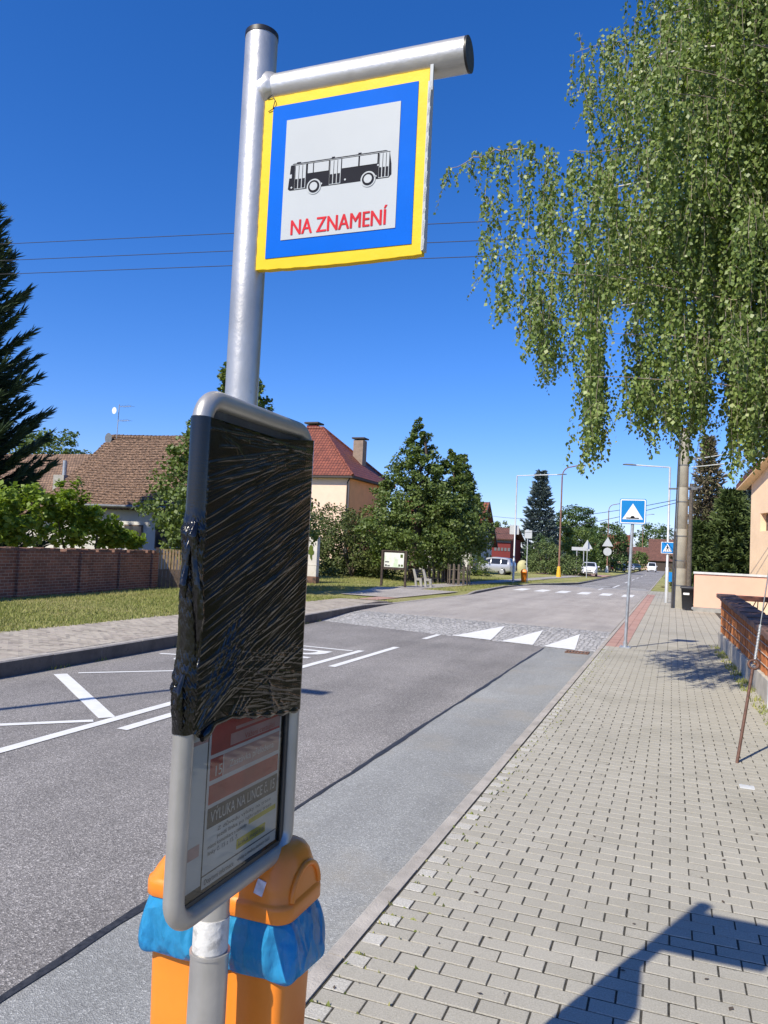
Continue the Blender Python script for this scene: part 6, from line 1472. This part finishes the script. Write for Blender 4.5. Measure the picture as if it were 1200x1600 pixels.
# ================================================================== THE WEEPING BIRCH
def birch():
    bx, by = 3.9, 11.2
    t = thing('birch_tree', (bx, by, 0), 'large weeping birch hanging over the pavement from the upper right', 'tree')
    rg = np.random.default_rng(21)
    mb = MB(); tr = [Vector((bx, by, -.1)), Vector((bx-.05, by, 2)), Vector((bx-.25, by-.1, 5)), Vector((bx-.5, by, 8)), Vector((bx-.6, by+.1, 11)), Vector((bx-.5, by, 14))]
    mb.tube(tr, [.26, .22, .18, .13, .08, .02], 12); build('trunk', mb, 'birchbark', t)
    bot_x = [-3.2, -2.6, -2.3, -1.95, -1.7, -1.45, -1.25, -1.05, -.93, -.82, -.62, -.5, -.30, -.1, .1, .3, .45, .62, .8, 1.0, 2.5, 5]
    bot_z = [6.6, 4.9, 5.0, 4.9, 4.15, 4.2, 4.0, 3.3, 2.85, 4.9, 5.1, 3.45, 3.35, 3.45, 3.3, 3.45, 4.6, 3.3, 2.9, 2.95, 2.5, 2.6]
    def out_left(z): return np.interp(z, [2.5, 2.9, 3.4, 4.2, 4.8, 5.3, 5.8, 6.3, 6.8, 7.4, 8.0, 8.6, 9.5, 11, 14], [-.9, -1.0, -1.3, -1.72, -2.15, -1.85, -1.85, -2.1, -1.90, -1.60, -1.72, -1.55, -1.1, .2, 2.5])
    LC, LA, LB, LS = [], [], [], []; tw = MB(); br = MB()
    def strand(p, length, dens=.021, sway=(0, 0)):
        n = max(4, int(length/dens)); s = np.linspace(0, 1, n)
        ph = rg.random(2)*6.3
        x = p[0]+sway[0]*s+.035*np.sin(s*5+ph[0])*s; y = p[1]+sway[1]*s+.035*np.sin(s*4+ph[1])*s; z = p[2]-length*s
        q = np.stack([x, y, z], 1)
        if rg.random() < .45: tw.tube([tuple(q[i]) for i in np.linspace(0, n-1, 5).astype(int)], [.0035, .003, .0025, .002, .0012], 3, caps=False, smooth=False)
        a = rg.random(n)*2*math.pi; r = .012+.045*rg.random(n)
        c = q+np.stack([np.cos(a)*r, np.sin(a)*r, -.010-.015*rg.random(n)], 1)
        A = np.stack([np.cos(a)*.55, np.sin(a)*.55, -np.ones(n)*.85], 1)+rg.normal(size=(n, 3))*.28
        A = unit(A); H = rg.normal(size=(n, 3)); B = unit(np.cross(A, H))
        LC.append(c); LA.append(A); LB.append(B); LS.append(.043+.028*rg.random(n))
    strand0 = strand
    def spray(p, length, sway=(0, 0)):
        strand0(p, length, sway=sway)
        for q in range(rg.integers(1, 4)):
            f = .75*rg.random(); a = rg.random()*6.283; l = rg.uniform(.12, .34); n = int(l/.022)+2; s_ = np.linspace(0, 1, n)
            o = np.array([p[0]+sway[0]*f, p[1]+sway[1]*f, p[2]-length*f]); d = np.array([math.cos(a)*.75, math.sin(a)*.75, -.35])
            q_ = o+np.outer(s_*l, d); q_[:, 2] -= .9*l*s_**2
            aa = rg.random(n)*6.283; r = .008+.022*rg.random(n)
            A = unit(np.stack([np.cos(aa)*.6, np.sin(aa)*.6, -np.ones(n)*.8], 1)+rg.normal(size=(n, 3))*.3)
            LC.append(q_+np.stack([np.cos(aa)*r, np.sin(aa)*r, -.012-.01*rg.random(n)], 1)); LA.append(A); LB.append(unit(np.cross(A, rg.normal(size=(n, 3))))); LS.append(.034+.024*rg.random(n))
            if q == 0: tw.tube([tuple(q_[0]), tuple(q_[n//2]), tuple(q_[-1])], [.0025, .002, .001], 3, caps=False, smooth=False)
    strand = spray
    def branch(tip, root=None, nstr=14, lmin=.35, lmax=1.35, hang=1.0):
        tip = Vector(tip)
        if root is None:
            k = min(1, max(0, (tip.z-2.2)/12)); root = Vector((bx-.5*k, by, min(13.0, max(2.6, tip.z*.92-.3))))
        root = Vector(root); mid = root.lerp(tip, .55)+Vector((0, 0, .25+.25*rg.random()))
        P = []
        for i in range(13):
            u = i/12; P.append(root*(1-u)**2+mid*2*u*(1-u)+tip*u*u+Vector((rg.normal()*.03, rg.normal()*.03, rg.normal()*.02)))
        Lb = (tip-root).length
        if rg.random() < .30: tw.tube(P[4:], [.013-.0012*i for i in range(len(P)-4)], 4, caps=False)
        for k in range(nstr):
            u = 1-.42*rg.random()**1.2 if Lb > 2 else 1-.6*rg.random(); f = u*12; i = min(11, int(f)); p = P[i].lerp(P[i+1], f-i)
            ysc = 10/p.y; zb = 1.75+(np.interp(p.x*ysc, bot_x, bot_z)-1.75)/ysc+abs(rg.normal())*.22
            ln = min(rg.uniform(lmin, lmax), p.z-zb)
            if ln < .15: continue
            strand((p.x+rg.normal()*.03, p.y+rg.normal()*.05, p.z), ln, sway=(rg.normal()*.06, rg.normal()*.06))
    # main visible mass
    n = 0
    while n < 310:
        z = rg.uniform(3.1, 10.6); y = rg.uniform(8.6, 12.6); ysc = 10/y
        zv = 1.75+(z-1.75)*ysc; xl = out_left(zv)/ysc
        x = xl+(1.45-xl)*rg.random()**.85+abs(rg.normal())*.10
        if zv < np.interp(x*ysc, bot_x, bot_z)+.35: continue
        if .46 < 0: continue
        h = math.sin(x*5.1+z*2.3)*math.sin(z*3.7-x*2.2+y*1.5)
        if h < -.12 and rg.random() < .92: continue           # gaps between the drapes
        branch((x, y, z), nstr=11); n += 1
    for k in range(125):                                       # the rest of the crown, out to the right and above
        a = rg.random()*2*math.pi; r = 1.2+3.2*rg.random()**.6; z = rg.uniform(4.0, 13.2)
        x, y = bx-.3+r*math.cos(a), by+r*math.sin(a)
        if x < 1.6 and z < 10: continue
        if y < 7.4: continue
        branch((x, y, z), nstr=12, lmin=.4, lmax=1.6)
    # the long shoots reaching left and the low curtain
    for tip, rt, k in (((-3.02, 9.9, 7.02), (-1.5, 10.1, 7.15), 7), ((-2.75, 10.1, 7.28), (-1.4, 10.3, 7.2), 5), ((-2.5, 9.8, 7.15), (-1.3, 10.0, 7.0), 5)):
        branch(tip, rt, nstr=8, lmin=.08, lmax=.25)
        for q in range(k): u = rg.random(); p = Vector(rt).lerp(Vector(tip), u)+Vector((0, 0, .18*math.sin(u*math.pi))); strand((p.x, p.y, p.z), rg.uniform(.1, .5) if u > .7 else rg.uniform(.5, 1.5), sway=(-.05, 0))
    for x0, z0, z1, k in ((-2.42, 6.4, 5.7, 9), (-2.38, 5.5, 4.95, 5), (-2.2, 5.6, 4.85, 5), (-1.95, 5.8, 4.9, 6), (-2.05, 6.9, 6.0, 5), (-1.75, 5.4, 4.15, 16), (-1.62, 5.2, 4.0, 14), (-1.02, 4.6, 2.75, 14), (-.95, 4.3, 2.95, 14), (-.50, 4.4, 3.35, 8), (-.35, 4.4, 3.05, 8), (-.05, 4.4, 3.25, 7), (.14, 4.2, 3.0, 9), (.28, 4.3, 3.2, 5), (.70, 4.6, 2.85, 12), (.82, 4.4, 2.75, 10), (.98, 4.6, 2.85, 9)):
        for q in range(k): zt = z0+rg.normal()*.25; strand((x0+rg.normal()*.07, 10+rg.normal()*.35, zt), max(.3, zt-z1-abs(rg.normal())*.35), sway=(rg.normal()*.04, 0))
    for p in (((3.4, 11, 7.2), (1.4, 10.2, 8.6), (-.6, 10, 8.2)), ((3.4, 11, 6.0), (1.2, 10.2, 6.9), (-.9, 9.9, 6.5)), ((3.5, 11.1, 4.6), (1.5, 10.3, 5.3), (-.7, 10, 5.0)), ((3.3, 11, 8.6), (1.6, 10.4, 9.6), (0, 10.1, 9.2))):
        br.tube([Vector(p[0])*(1-u)**2+Vector(p[1])*2*u*(1-u)+Vector(p[2])*u*u for u in [i/10 for i in range(11)]], [.042-.0033*i for i in range(11)], 7, caps=False)
    build('branches', br, 'birchbark', t); build('twigs', tw, 'twig', t)
    C, A, B, Sz = np.concatenate(LC), np.concatenate(LA), np.concatenate(LB), np.concatenate(LS)
    build_np('leaves', quads(C, A, B, Sz, Sz*.82), faces(len(C)), 'birchleaf', t)
    print('birch leaves', len(C))
birch()
